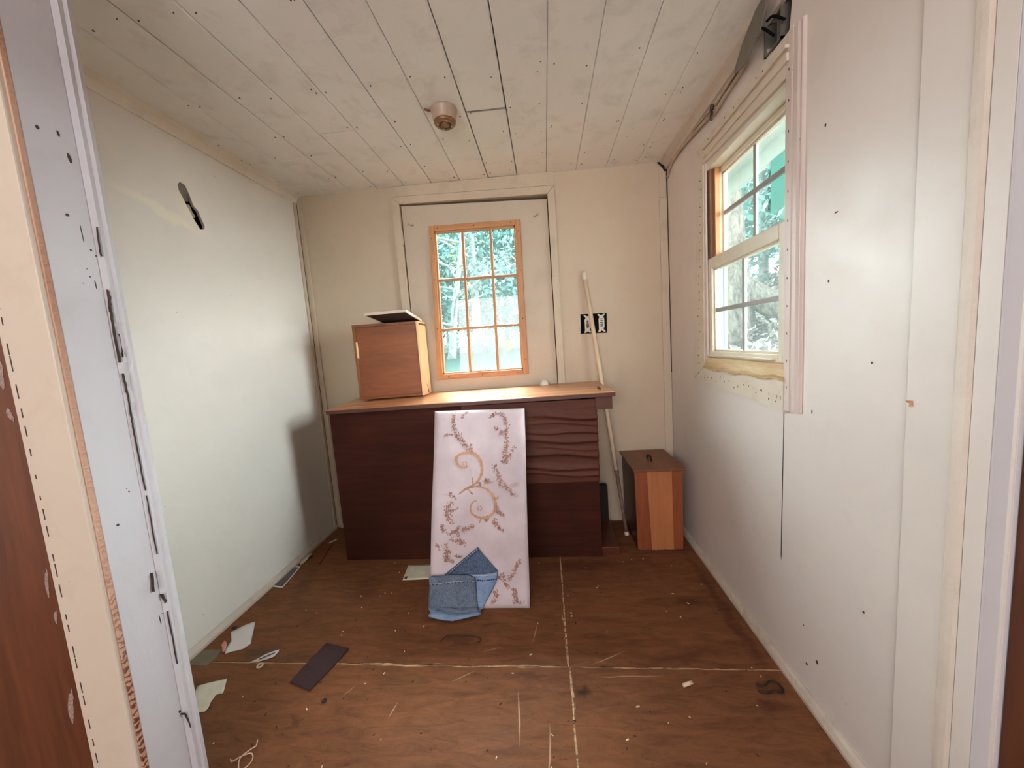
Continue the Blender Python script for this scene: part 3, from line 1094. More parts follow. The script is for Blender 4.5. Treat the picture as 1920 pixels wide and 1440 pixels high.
# coat hooks
for (x, z, s) in [(1.428, 1.846, 1), (0.706, 1.868, -1)]:
    bm = NB()
    lathe(bm, (x, .012, z), [(.008, 0), (.007, .003), (0, .003)], 10, (0, -1, 0))
    tube(bm, smooth_path([(x, .010, z), (x + .006 * s, -.006, z - .004), (x + .015 * s, -.014, z - .002), (x + .020 * s, -.013, z + .008)], 4), .0028, 8)
    obj('coat_hook', bm, M['metal_light'], d1)

# ------------------------------------------------------------------ side window
w1 = empty('window_1', (W, -0.74, 0.9), kind='structure')


def wbox(name, x0, x1, y0, y1, z0, z1, mat, bev=.002, label=None):
    return obj(name, box(NB(), x0, x1, y0, y1, z0, z1, bev), mat, w1, label=label)


# flat casing boards with staples
bm = NB()
prism(bm, [(-0.345, .895), (-0.462, .958), (-0.478, 1.82), (-0.420, 1.905)], 0, W - .010, W)
obj('casing', bm, M['casing'], w1)
bm = NB()
prism(bm, [(-0.348, .893), (-1.018, .856), (-1.018, .962), (-0.462, .956)], 0, W - .011, W)
ap = obj('casing', bm, M['casing'], w1)
bm = NB()
prism(bm, [(-0.424, 1.905), (-0.480, 1.820), (-1.010, 1.800), (-1.045, 1.800), (-1.045, 1.910)], 0, W - .0108, W)
obj('casing', bm, M['casing'], w1)
# profile mouldings over the head
for (z, h, d) in [(1.835, .022, .018), (1.868, .010, .022)]:
    wbox('head_moulding', W - d, W - .010, -1.03, -0.495, z, z + h, M['casing'], .003)
# thick rose-tinted casing nearest the camera
bm = NB()
prism(bm, [(W, -1.081), (W - .005, -1.080), (W - .008, -1.077), (W - .008, -1.073), (W - .006, -1.070), (W - .010, -1.062), (W - .010, -1.046), (W - .008, -1.043), (W - .011, -1.040), (W - .011, -1.016), (W - .009, -1.012), (W, -1.010)], 2, .862, 1.905)
obj('side_casing', bm, M['casing_pink'], w1, smooth=False)
# brown strip left exposed beside the left casing
wbox('side_strip', W - .006, W + .002, -0.488, -0.464, .975, 1.82, M['casing_pink'], .001)
# jamb liners
wbox('jamb_liner', W - .002, W + .040, -0.476, -0.462, .985, 1.80, M['vinyl'], .001)
for q in range(3):
    wbox('outer_trim', W + .0405 + q * .016, W + .055 + q * .016, -0.477 + .002 * (q % 2), -0.462, .985, 1.80, M['outer_trim'], .002)
wbox('jamb_liner', W - .002, W + .086, -1.018, -1.004, .985, 1.80, M['vinyl'], .001)
wbox('head_liner', W - .002, W + .086, -1.01, -0.47, 1.786, 1.800, M['vinyl'], .001)
wbox('sill_liner', W + .002, W + .10, -1.01, -0.47, .975, .990, M['vinyl'], .001)
wbox('track', W + .006, W + .040, -0.505, -0.476, 1.42, 1.786, M['brown_track'], .001, label='bare brown wooden track')
wbox('track', W + .020, W + .040, -0.520, -0.505, 1.42, 1.786, M['pine'], .001)
# bare sill board and splintered stool
bm = NB()
prism(bm, [(W - .012, .960), (W - .004, 1.000), (W + .006, 1.004), (W + .006, .960)], 1, -1.016, -0.476)
obj('sill_board', bm, M['bare'], w1, label='bare wood sill board')
bm = NB()
rows = []
n = 60
for i in range(n + 1):
    y = -1.018 + (1.018 - .470) * i / n
    a = rng.uniform(-.0018, .0012)
    z = .956 + .004 * math.sin(i * .35)
    rows.append([bm.verts.new(p) for p in [(W, y, z - .006), (W - .018 + a, y, z - .005 + a), (W - .020 + a, y, z + .003), (W - .010, y, z + .008 + a), (W, y, z + .008)]])
for i in range(n):
    for k in range(4):
        bm.faces.new((rows[i][k], rows[i][k + 1], rows[i + 1][k + 1], rows[i + 1][k]))
bm.faces.new(rows[0]); bm.faces.new(rows[-1][::-1])
obj('stool_edge', bm, M['bare'], w1)


def sash(x0, x1, y0, y1, z0, z1, st, rb, rt_, name):
    """y0 near, y1 far; st stile width, rb/rt rails"""
    s = obj(name, box(NB(), x0, x1, y0, y0 + st, z0, z1, .003), M['vinyl'], w1)
    def sub(nm, b, m):
        return obj(nm, b, m, s)
    sub('stile', box(NB(), x0, x1, y1 - st, y1, z0, z1, .003), M['vinyl'])
    sub('rail', box(NB(), x0, x1, y0 + st, y1 - st, z0, z0 + rb, .003), M['vinyl'])
    sub('rail', box(NB(), x0, x1, y0 + st, y1 - st, z1 - rt_, z1, .003), M['vinyl'])
    ym = (y0 + y1) / 2
    zm = (z0 + rb + z1 - rt_) / 2 
    xm = (x0 + x1) / 2
    sub('muntin', box(NB(), xm - .004, xm + .006, ym - .008, ym + .008, z0 + rb, z1 - rt_, .002), M['muntin'])
    sub('muntin', box(NB(), xm - .0045, xm + .0055, y0 + st, y1 - st, zm - .009, zm + .009, .002), M['muntin'])
    # stop bead round the glass
    for (a, b, c, d) in [(y0 + st, y0 + st + .008, z0 + rb, z1 - rt_), (y1 - st - .008, y1 - st, z0 + rb, z1 - rt_)]:
        sub('stop_bead', box(NB(), x0 + .010, x1 - .003, a, b, c, d, .001), M['vinyl'])
    for (a, b) in [(z0 + rb, z0 + rb + .008), (z1 - rt_ - .008, z1 - rt_)]:
        sub('stop_bead', box(NB(), x0 + .010, x1 - .003, y0 + st, y1 - st, a, b, .001), M['vinyl'])
    for (a, b) in [(y0 + st, ym), (ym, y1 - st)]:
        for (c, d) in [(z0 + rb, zm), (zm, z1 - rt_)]:
            sub('pane', box(NB(), xm + .0075, xm + .0095, a, b, c, d), M['glass'])
    return s


s1 = sash(W + .004, W + .036, -1.004, -0.476, .994, 1.425, .040, .034, .046, 'lower_sash')
s2 = sash(W + .044, W + .074, -1.004, -0.476, 1.405, 1.786, .034, .034, .020, 'upper_sash')
# lift bar on the lower sash
wbox('sash_lift', W - .008, W + .006, -0.945, -0.49, 1.008, 1.016, M['vinyl'], .002)
# staples in the casing
bm = NB()
sp = []
for i in range(17):
    sp.append((-0.40 - i * .036 + rng.uniform(-.006, .006), .918 + rng.uniform(-.016, .016) - .0016 * i, 0))
for i in range(24):
    z = .97 + i * .036
    sp.append((-0.405 + rng.uniform(-.012, .012) - .0 * i - .055 * (z - .9), z, 1))
for i in range(16):
    sp.append((-0.50 - i * .034, 1.885 + rng.uniform(-.012, .012), 2))
for (y, z, k) in sp:
    h = rng.uniform(.003, .006)
    a = rng.uniform(-.002, .002)
    prism(bm, [(y, z), (y + .0012, z), (y + .0012 + a, z + h), (y + a, z + h)], 0, W - .0125, W - .0095)
for i in range(12):
    z = .93 + i * .08
    prism(bm, [(-1.031, z), (-1.029, z), (-1.028, z + .006), (-1.030, z + .006)], 0, W - .012, W - .0105)
obj('staple', bm, M['staple'], w1, kind='stuff')


def text_mesh(s, size, depth):
    cu = bpy.data.curves.new('writing', 'FONT')
    cu.body = s
    cu.size = size
    cu.extrude = depth
    cu.align_x = 'CENTER'
    t = bpy.data.objects.new('writing', cu)
    COL.objects.link(t)
    bpy.context.view_layer.update()
    dg = bpy.context.evaluated_depsgraph_get()
    me = bpy.data.meshes.new_from_object(t.evaluated_get(dg))
    bm = bmesh.new()
    bm.from_mesh(me)
    COL.objects.unlink(t)
    bpy.data.objects.remove(t)
    bpy.data.meshes.remove(me)
    return bm


# pencilled figures on the apron
for (ch, y, z) in [('1', -0.860, .905), ('2', -0.905, .902), ('1', -0.945, .896), ('2', -0.985, .893), ('E', -1.003, .893)]:
    bm = text_mesh(ch, .014, .0002)
    # text x -> -y, y -> z, facing -x
    mt = Matrix(((0, 0, -1, W - .0114), (-1, 0, 0, y), (0, 1, 0, z), (0, 0, 0, 1)))
    bmesh.ops.transform(bm, matrix=mt, verts=bm.verts)
    obj('pencil_mark', bm, M['ink'], w1)

# pale green translucent rectangle just outside the upper sash
bm = box(NB(), W + .0755, W + .0768, -0.915, -0.800, 1.50, 1.672)
st = obj('sheet', bm, plain('pale_green_translucent', (0.16, 0.24, 0.225, 1), .5, var=.04))
st.data.materials[0].node_tree.nodes['Principled BSDF'].inputs['Transmission Weight'].default_value = 0.0
_t = st.data.materials[0].node_tree
_tl = _t.nodes.new('ShaderNodeBsdfTranslucent'); _tl.inputs[0].default_value = (0.2, 0.34, 0.31, 1)
_ms = _t.nodes.new('ShaderNodeMixShader'); _ms.inputs[0].default_value = .7
_out = [n_ for n_ in _t.nodes if n_.type == 'OUTPUT_MATERIAL'][0]
_t.links.new(_t.nodes['Principled BSDF'].outputs[0], _ms.inputs[1])
_t.links.new(_tl.outputs[0], _ms.inputs[2])
_t.links.new(_ms.outputs[0], _out.inputs[0])
tag(st, 'pale green translucent rectangle over the upper right pane of the side window', 'sheet')

# ------------------------------------------------------------------ junction box and cables along the right ceiling edge
jb = empty('junction_box', (W - .03, -0.88, 1.95), 'grey metal junction box hanging open by the ceiling above the side window', 'electrical box')
bm = NB()
prism(bm, [(-0.975, 2.055), (-0.925, 2.050), (-0.850, 2.012), (-0.810, 1.975), (-0.806, 1.955), (-0.875, 1.940), (-0.945, 1.975), (-0.975, 2.02)], 0, W - .042, W - .038)
obj('cover_plate', bm, M['metal'], jb)
bm = NB()
box(bm, W - .006, W + .028, -0.985, -0.905, 1.925, 1.930)
box(bm, W - .006, W + .028, -0.985, -0.980, 1.925, 2.03)
box(bm, W - .006, W + .028, -0.910, -0.905, 1.925, 2.03)
obj('box_shell', bm, M['metal'], jb)
for (a, b) in [((W - .005, -1.0, 1.96), (W - .03, -0.96, 1.99)), ((W - .01, -0.96, 1.95), (W - .034, -0.92, 2.00))]:
    bm = tube(NB(), smooth_path([a, ((a[0] + b[0]) / 2 - .006, (a[1] + b[1]) / 2, (a[2] + b[2]) / 2 + .012), b], 5), .0035, 8)
    obj('wire_nut', bm, M['black'], jb, smooth=True)


def cable(pts, r, mat, label):
    bm = tube(NB(), smooth_path(pts, 6), r, 8)
    o = obj('cable', bm, mat, smooth=True)
    tag(o, label, 'cable', 'old cables along the ceiling corner')


xw = W - .012
cable([(xw, -.83, 1.975), (xw, -.76, 1.970), (xw - .004, -.66, 1.958), (xw, -.60, 1.955), (xw, -.50, 1.975), (xw, -.36, 1.990), (xw, -.24, 2.000), (xw + .002, -.10, 1.995), (W - .006, -.03, 1.960)], .0065, M['cable'], 'lowest pale sagging cable from the grey box to the far corner')
cable([(xw - .004, -.82, 1.985), (xw - .006, -.72, 1.985), (xw - .004, -.62, 1.977), (xw - .002, -.52, 1.990), (xw, -.38, 2.002), (xw, -.2, 2.005), (xw, -.06, 2.000)], .005, M['cable'], 'upper pale cable tight under the ceiling moulding')
cable([(xw - .003, -.83, 1.980), (xw - .006, -.78, 1.977), (xw - .006, -.70, 1.968), (xw - .004, -.63, 1.963)], .003, M['cable_dark'], 'short dark brown cable below the grey box')
bm = NB()
tube(bm, [(xw - .012, -.603, 1.982), (xw - .012, -.600, 1.965)], .0075, 10)
tube(bm, smooth_path([(xw - .012, -.598, 1.962), (xw - .010, -.588, 1.950), (xw - .008, -.585, 1.935)], 4), .005, 8)
o = obj('cable_end', bm, M['cable_dark'])
tag(o, 'dark brown stub of cable hanging midway along the ceiling corner', 'cable')

# ------------------------------------------------------------------ smoke detector
sdc = (1.098, -0.632, ZC(1.098))
SS = .88
sd = empty('smoke_detector', (sdc[0], sdc[1], sdc[2] - .066), 'round yellowed smoke detector fixed to the plank ceiling', 'smoke detector')
bm = lathe(NB(), sdc, [(a * SS, b * SS) for a, b in ((0, 0), (.060, 0), (.061, -.004), (.059, -.010), (.056, -.014), (.054, -.040), (.050, -.050), (.047, -.052), (.044, -.050), (.042, -.040), (0, -.036))], 48)
obj('housing', bm, M['detector'], sd, smooth=True)
bm = lathe(NB(), sdc, [(a * SS, b * SS) for a, b in ((.046, -.050), (.050, -.052), (.049, -.060), (.042, -.066), (.034, -.068), (.030, -.066), (.028, -.055), (.020, -.052), (.020, -.066), (.017, -.070), (0, -.070))], 40)
obj('grille', bm, M['brass'], sd, smooth=True, label='bronze ring with round centre button')
for k in range(4):
    a = k * PI / 2 + .5
    cx, cy_ = sdc[0] + .029 * math.cos(a), sdc[1] + .029 * math.sin(a)
    bm = box(NB(), cx - .004, cx + .004, cy_ - .004, cy_ + .004, sdc[2] - .060, sdc[2] - .044, .001)
    obj('rib', bm, M['detector'], sd)
bm = tube(NB(), [(1.022, -.655, ZC(1.02) - .003), (1.034, -.650, ZC(1.02) - .006), (1.048, -.640, ZC(1.03) - .004)], .004, 6)
obj('torn_bracket', bm, M['copper'], sd)

# ------------------------------------------------------------------ outlet opening in the back wall
ob = empty('outlet_box', (1.735, -.002, 1.15), 'uncovered black double outlet box in the back wall behind the pole', 'outlet')
bm = NB()
prism(bm, [(1.657, 1.155), (1.810, 1.150), (1.812, 1.264), (1.661, 1.268)], 1, -.0030, -.0005)
obj('opening', bm, M['black'], ob)
for (xc, cop) in [(1.700, True), (1.780, False)]:
    bm = NB()
    wd = .016
    prism(bm, [(xc - wd, 1.172), (xc - .022, 1.158), (xc - .012, 1.158), (xc, 1.166), (xc + .012, 1.158), (xc + .022, 1.158), (xc + wd * .6, 1.176), (xc + wd, 1.186), (xc + wd, 1.234),
               (xc + wd * .6, 1.243), (xc + .022, 1.260), (xc + .012, 1.260), (xc, 1.252), (xc - .012, 1.260), (xc - .022, 1.260), (xc - wd * .6, 1.243), (xc - wd, 1.234), (xc - wd, 1.186)], 1, -.007, -.003)
    s = obj('device_strap', bm, M['metal_light'], ob)
    if cop:
        bm = NB()
        prism(bm, [(xc + .009 * math.cos(t), 1.200 + .016 * math.sin(t)) for t in [k * PI / 5 for k in range(10)]], 1, -.0085, -.007)
        prism(bm, [(xc + .006 * math.cos(t), 1.222 + .009 * math.sin(t)) for t in [k * PI / 5 for k in range(10)]], 1, -.0085, -.007)
        obj('socket_face', bm, M['copper'], s)
    else:
        for zz in (1.192, 1.202, 1.212, 1.222, 1.232):
            obj('slot', box(NB(), xc - .008, xc + .008, -.0085, -.007, zz - .0025, zz + .0025), M['nail'], s)
bm = NB()
prism(bm, [(1.652, 1.150), (1.657, 1.150), (1.661, 1.268), (1.656, 1.270)], 1, -.004, -.0005)
obj('box_edge', bm, M['metal_light'], ob)

# ------------------------------------------------------------------ desk
dk = empty('desk', (1.0, -0.2, 0), 'dark brown wooden desk with buckled veneer standing in front of the door', 'desk')
# slab corners: front-left, front-right, back-right, back-left
fl_, fr_, br_, bl_ = (0.281, -0.392, 0.846), (1.770, -0.392, 0.858), (1.737, -0.014, 0.874), (0.283, -0.014, 0.862)
th = .022
bm = NB()
hexa(bm, [(p[0], p[1], p[2] - th) for p in (fl_, fr_, br_, bl_)] + [fl_, fr_, br_, bl_], .003)
obj('desk_top', bm, M['desk_top'], dk, label='honey brown polished desk top')
bm = NB()
hexa(bm, [(fl_[0] - .001, fl_[1] - .004, fl_[2] - th), (fr_[0] + .001, fr_[1] - .004, fr_[2] - th), (fr_[0] + .001, fr_[1] + .001, fr_[2] - th), (fl_[0] - .001, fl_[1] + .001, fl_[2] - th),
          (fl_[0] - .001, fl_[1] - .004, fl_[2] - .003), (fr_[0] + .001, fr_[1] - .004, fr_[2] - .003), (fr_[0] + .001, fr_[1] + .001, fr_[2] - .003), (fl_[0] - .001, fl_[1] + .001, fl_[2] - .003)], .001)
obj('front_edge', bm, M['desk_edge'], dk)
# back board standing free against the wall
obj('front_panel', box(NB(), .286, 1.676, -0.378, -0.366, 0.0, .826, .001), M['desk_panel'], dk)
# loose buckled veneer, upper right
bm = NB()
nx, nz = 60, 110
x0, x1, z0, z1 = 1.0, 1.681, .405, .826
folds = [(.735, .018, 1.32, .020, -.02), (.655, .010, 1.25, .012, -.05), (.612, .011, 1.10, .016, -.06), (.573, .008, 1.35, .010, -.02), (.540, .011, 1.05, .018, -.07),
         (.470, .012, 1.02, .018, -.06), (.437, .008, 1.05, .012, -.07), (.700, .006, 1.30, .010, .01)]


def ven(x, z):
    f = 0
    t = (x - x0) / (x1 - x0)
    for (zc, amp, xs, wd, sl) in folds:
        a = max(0.0, min(1.0, (x - xs) / (x1 - xs))) ** 0.7 if x > xs else 0
        zz = zc - sl * .0 + (1 - t) * .035 + .006 * math.sin(x * 16 + zc * 40)
        d = (z - zz) / wd
        # sharp underside, long top slope
        if d > 0:
            f += amp * a * math.exp(-d * d * .9)
        else:
            f += amp * a * math.exp(-d * d * 5)
    edge = min(1, (z1 - z) / .03)
    return f * max(0, edge)


G = []
for i in range(nz + 1):
    z = z0 + (z1 - z0) * i / nz
    row = []
    for j in range(nx + 1):
        x = x0 + (x1 - x0) * j / nx
        xx = x + (rng.uniform(-.0015, .0015) if j == nx else 0)
        row.append(bm.verts.new((xx, -0.3795 - ven(x, z), z)))
    G.append(row)
for i in range(nz):
    for j in range(nx):
        bm.faces.new((G[i][j], G[i][j + 1], G[i + 1][j + 1], G[i + 1][j]))
for i in range(nz):
    a, b = G[i][nx], G[i + 1][nx]
    c = bm.verts.new((a.co.x, -.3785, a.co.z)); d = bm.verts.new((b.co.x, -.3785, b.co.z))
    bm.faces.new((a, c, d, b))
obj('loose_veneer', bm, M['desk_veneer'], dk, smooth=True, label='loose rippled veneer curling off')
# end rail, plinth, rear post
bm = NB()
hexa(bm, [(1.676, -.380, .772), (1.758, -.380, .772), (1.735, -.03, .79), (1.676, -.03, .79), (1.676, -.380, .834), (1.758, -.380, .834), (1.735, -.03, .850), (1.676, -.03, .850)], .002)
obj('end_rail', bm, M['desk_edge'], dk)
obj('plinth', box(NB(), .30, 1.765, -.366, -.06, 0, .045, .003), M['desk_edge'], dk)
obj('side_panel', box(NB(), .287, .303, -.366, -.03, .045, .826, .001), M['desk_panel'], dk)
obj('rear_post', box(NB(), 1.60, 1.758, -.10, -.055, .045, .262, .002), M['desk_dark'], dk)
obj('bracket', box(NB(), 1.64, 1.676, -.366, -.03, .045, .79, .001), M['desk_dark'], dk)
# worn marks on the slab corner
bm = NB()
prism(bm, [(1.705, -.31), (1.715, -.31), (1.717, -.27), (1.709, -.255), (1.72, -.22), (1.712, -.222), (1.703, -.262)], 2, .8585, .8672)
obj('gouge', bm, M['nail'], dk)

# ------------------------------------------------------------------ wooden box on the desk (open-front cupboard turned round)
zb = .8655
bx = empty('wooden_box', (.55, -.11, zb), 'upright varnished plywood box standing on the left of the desk', 'box')
BLF, BRF, BRB, BLB = (.369, -.200), (.737, -.152), (.735, -.018), (.385, -.030)
zt = 1.292


def bq(u, v):
    a = Vector(BLF).lerp(Vector(BRF), u)
    b = Vector(BLB).lerp(Vector(BRB), u)
    c = a.lerp(b, v)
    return c.x, c.y


def bpart(name, u0, u1, v0, v1, z0, z1, mat, bev=.0015, label=None):
    p = [bq(u0, v0), bq(u1, v0), bq(u1, v1), bq(u0, v1)]
    bm = NB()
    hexa(bm, [(x, y, z0) for x, y in p] + [(x, y, z1) for x, y in p], bev)
    return obj(name, bm, mat, bx, label=label)


t_ = .035
bpart('side_board', 1 - t_, 1, 0, 1, zb, zt, M['box_side'], label='pale pine side with finger joints')
bpart('side_board', 0, t_, 0, 1, zb, zt, M['box_frame'])
bpart('top_board', t_, 1 - t_, 0, 1, zt - .014, zt, M['box_frame'])
bpart('bottom_board', t_, 1 - t_, 0, 1, zb, zb + .014, M['box_face'])
bpart('front_panel', t_, 1 - t_, .03, .07, zb + .014, zt - .014, M['box_face'])
bpart('back_panel', t_, 1 - t_, .93, .97, zb + .014, zt - .014, M['box_face'])
bm = NB()
for k in range(9):
    v = .08 + k * .10
    x, y = bq(1.001, v)
    x2, y2 = bq(1.001, v + .05)
    prism(bm, [(min(y, y2), zt - .022), (max(y, y2), zt - .022), (max(y, y2), zt - .010), (min(y, y2), zt - .010)], 0, x - .001, x + .0012)
obj('finger_joint', bm, M['desk_edge'], bx, kind='stuff')
bm = NB()
x, y = bq(1.0, .55)
prism(bm, [(y, zb + .005), (y + .012, zb + .012), (y - .012, zb + .060), (y - .004, zb + .035)], 0, x - .002, x + .0012)
obj('crack', bm, M['nail'], bx)
bpart('batten', t_, t_ + .020, -.01, .05, zb + .24, zb + .33, M['box_side'], .001)

# lid lying on top, overhanging to the front
ld = empty('picture_frame', (.72, -.5, zt), 'flat black-backed frame with cream rim lying on top of the wooden box', 'frame')
zl = zt + .002
A_, B_ = Vector((.532, -.362, 1.3205)), Vector((.757, -.367, 1.3215))
C_, D_ = Vector((.725, -.040, zl)), Vector((.505, -.055, zl))


def fq(u, v, dz=0.0):
    p = A_.lerp(B_, u).lerp(D_.lerp(C_, u), v)
    return (p.x, p.y, p.z + dz)


def fbar(name, u0, u1, v0, v1, z0, z1, mat):
    bm = NB()
    hexa(bm, [fq(u0, v0, z0), fq(u1, v0, z0), fq(u1, v1, z0), fq(u0, v1, z0), fq(u0, v0, z1), fq(u1, v0, z1), fq(u1, v1, z1), fq(u0, v1, z1)], .0008)
    return obj(name, bm, mat, ld)


fbar('backing', .03, .97, .02, .98, .001, .004, M['lid_dark'])
fbar('rim', 0, 1, 0, .02, 0, .014, M['lid_rim'])
fbar('rim', 0, 1, .98, 1, 0, .014, M['lid_rim'])
fbar('rim', 0, .03, .02, .98, 0, .014, M['lid_rim'])
fbar('rim', .97, 1, .02, .98, 0, .014, M['lid_rim'])

# ------------------------------------------------------------------ lidded wooden bin
bn = empty('wooden_bin', (1.98, -.15, 0), 'lidded striped cedar bin in the corner right of the desk', 'bin')
FX0, FX1, FY, BY = 1.866, 2.094, -.335, -.03
ZL = .432


def bin_board(name, xa0, xa1, xb0, xb1, y0, y1, mat):
    """xa bottom, xb top"""
    bm = NB()
    hexa(bm, [(xa0, y0, .004), (xa1, y0, .004), (xa1, y1, .004), (xa0, y1, .004), (xb0, y0, ZL), (xb1, y0, ZL), (xb1, y1, ZL), (xb0, y1, ZL)], .0012)
    return obj(name, bm, mat, bn)


bin_board('front_board', FX0, 1.937, FX0 - .006, 1.922, FY, FY + .014, M['bin_red'])
bin_board('front_board', 1.937, 2.048, 1.922, 2.045, FY, FY + .014, M['bin_light'])
bin_board('front_board', 2.048, FX1, 2.045, FX1 + .004, FY, FY + .014, M['bin_red'])
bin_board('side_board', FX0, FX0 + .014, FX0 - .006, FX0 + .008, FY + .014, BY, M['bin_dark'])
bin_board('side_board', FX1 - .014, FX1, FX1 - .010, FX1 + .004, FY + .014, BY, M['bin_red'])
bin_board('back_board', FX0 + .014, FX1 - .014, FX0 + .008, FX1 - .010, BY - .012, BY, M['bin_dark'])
bm = NB()
hexa(bm, [(1.852, -.352, ZL), (2.112, -.352, ZL), (2.105, -.012, ZL), (1.850, -.012, ZL), (1.852, -.352, ZL + .012), (2.112, -.352, ZL + .012), (2.105, -.012, ZL + .012), (1.850, -.012, ZL + .012)], .002)
ldd = obj('lid', bm, M['bin_lid'], bn)
bm = NB()
tube(bm, smooth_path([(1.972, -.165, ZL + .012), (1.972, -.168, ZL + .028), (1.975, -.19, ZL + .034), (1.978, -.212, ZL + .028), (1.978, -.216, ZL + .012)], 4), .006, 8)
obj('lid_handle', bm, M['desk_dark'], ldd, smooth=True)
bm = NB()
for i in range(22):
    x = FX0 + .004 + i * .0103
    h = rng.uniform(.001, .006)
    prism(bm, [(x, 0.0), (x + .0075, 0.0), (x + .006, .004 + h), (x + .001, .004 + h)], 1, FY - .0008, FY + .004)
obj('ragged_edge', bm, M['nail'], bn, kind='stuff')

# ------------------------------------------------------------------ pole
pe = empty('pole', (1.838, -.172, 0), 'long cream plastic curtain pole leaning from the floor against the back wall', 'pole')
P0, P1 = Vector((1.843, -.176, .004)), Vector((1.690, -.018, 1.508))


def PP(t):
    return P0.lerp(P1, t)


# pole passes just right of the desk slab
obj('shaft', tube(NB(), [PP(.24), PP(.5), PP(.98)], .0118, 14), M['pole'], pe, smooth=True)
obj('inner_rod', tube(NB(), [PP(.008), PP(.1), PP(.235)], [.010, .0098, .010], 12), M['pole_rust'], pe, smooth=True, label='rusty thinner lower rod')
obj('collar', tube(NB(), [PP(.232), PP(.245)], .0135, 14), M['pole_rust'], pe)
obj('end_cap', tube(NB(), [PP(.966), PP(.970), PP(.992), PP(1.0)], [.0125, .0155, .0155, .011], 14), M['lid_rim'], pe, smooth=True)
obj('tip', tube(NB(), [PP(0), PP(.012)], [.0125, .012], 12), M['lid_rim'], pe)

# ------------------------------------------------------------------ fabric covered board leaning on the desk
bd = empty('fabric_board', (1.09, -.75, 0), 'pale pink floral fabric board leaning against the front of the desk', 'board')
BB = [Vector((.872, -.752, .002)), Vector((1.313, -.754, .002))]      # front-face bottom corners
TT = [Vector((.876, -.432, .818)), Vector((1.326, -.430, .808))]
ex = (BB[1] - BB[0]).normalized()
ez = (TT[0] - BB[0]).normalized()
en = ex.cross(ez).normalized()       # points toward camera / up or reverse
if en.y > 0:
    en = -en
THK = .020


def bp(u, v, n=0.0):
    """u across 0..1, v down 0..1, n out of the face"""
    p = TT[0].lerp(TT[1], u).lerp(BB[0].lerp(BB[1], u), v)
    return p + en * n


# rounded pillow-edged slab
bm = NB()
NX, NY = 24, 44
r_ = .012
front = []
for j in range(NY + 1):
    row = []
    for i in range(NX + 1):
        u, v = i / NX, j / NY
        du = min(u, 1 - u) * .445
        dv = min(v, 1 - v) * .88
        d = min(du, dv)
        k = 0 if d > r_ else -(r_ - math.sqrt(max(0, r_ * r_ - (r_ - d) ** 2)))
        # unequal spacing near the edge
        uu = u + .0035 * math.sin(v * 9) * (1 if u in (0, 1) else .3)
        row.append(bm.verts.new(bp(uu, v, k * .6 + .0015 * math.sin(u * 7 + v * 11))))
    front.append(row)
back = [[bm.verts.new(bp(i / NX, j / NY, -THK)) for i in range(NX + 1)] for j in range(NY + 1)]
for j in range(NY):
    for i in range(NX):
        bm.faces.new((front[j][i], front[j][i + 1], front[j + 1][i + 1], front[j + 1][i]))
        bm.faces.new((back[j][i], back[j + 1][i], back[j + 1][i + 1], back[j][i + 1]))
for i in range(NX):
    bm.faces.new((front[0][i], back[0][i], back[0][i + 1], front[0][i + 1]))
    bm.faces.new((front[NY][i], front[NY][i + 1], back[NY][i + 1], back[NY][i]))
for j in range(NY):
    bm.faces.new((front[j][0], front[j + 1][0], back[j + 1][0], back[j][0]))
    bm.faces.new((front[j][NX], back[j][NX], back[j + 1][NX], front[j + 1][NX]))
obj('padded_cover', bm, M['fabric'], bd, smooth=True)


def Z2(px, py):
    """print layout measured off the cloth -> u,v on the board"""
    v = (py - 58) / 1228.0
    l = 118 - 50 * v
    r = 662 + 30 * v
    u = (px - l) / (r - l)
    k = 1.147
    return u, v * k / (1 + (k - 1) * v) if v > 0 else 0


def ribbon(bm, pts, w, n=.0022):
    P = smooth_path([Vector((p[0], p[1], 0)) for p in pts], 5)
    L = []
    m = len(P)
    for i, p in enumerate(P):
        d = (P[min(i + 1, m - 1)] - P[max(i - 1, 0)])
        d = d.normalized() if d.length else Vector((1, 0, 0))
        q = Vector((-d.y, d.x, 0))
        ww = w * (0.35 + .65 * math.sin(PI * min(1, max(0, i / (m - 1))))) * (1 + .25 * math.sin(i * 1.9))
        a, b = p + q * ww, p - q * ww
        L.append((bm.verts.new(bp(*Z2(a.x, a.y), n)), bm.verts.new(bp(*Z2(b.x, b.y), n))))
    for i in range(m - 1):
        bm.faces.new((L[i][0], L[i][1], L[i + 1][1], L[i + 1][0]))


def leafy(bm, x, y, s, a, n=.0026):
    c, d = math.cos(a), math.sin(a)
    pts = [(-s, 0), (-.2 * s, .34 * s), (s, 0), (-.2 * s, -.34 * s)]
    vs_ = []
    for (p, q) in pts:
        X, Y = x + p * c - q * d, y + p * d + q * c
        u, v = Z2(X, Y)
        if not (0.012 < u < .988 and 0.006 < v < .985):
            return
        vs_.append(bp(u, v, n))
    bm.faces.new([bm.verts.new(w) for w in vs_])


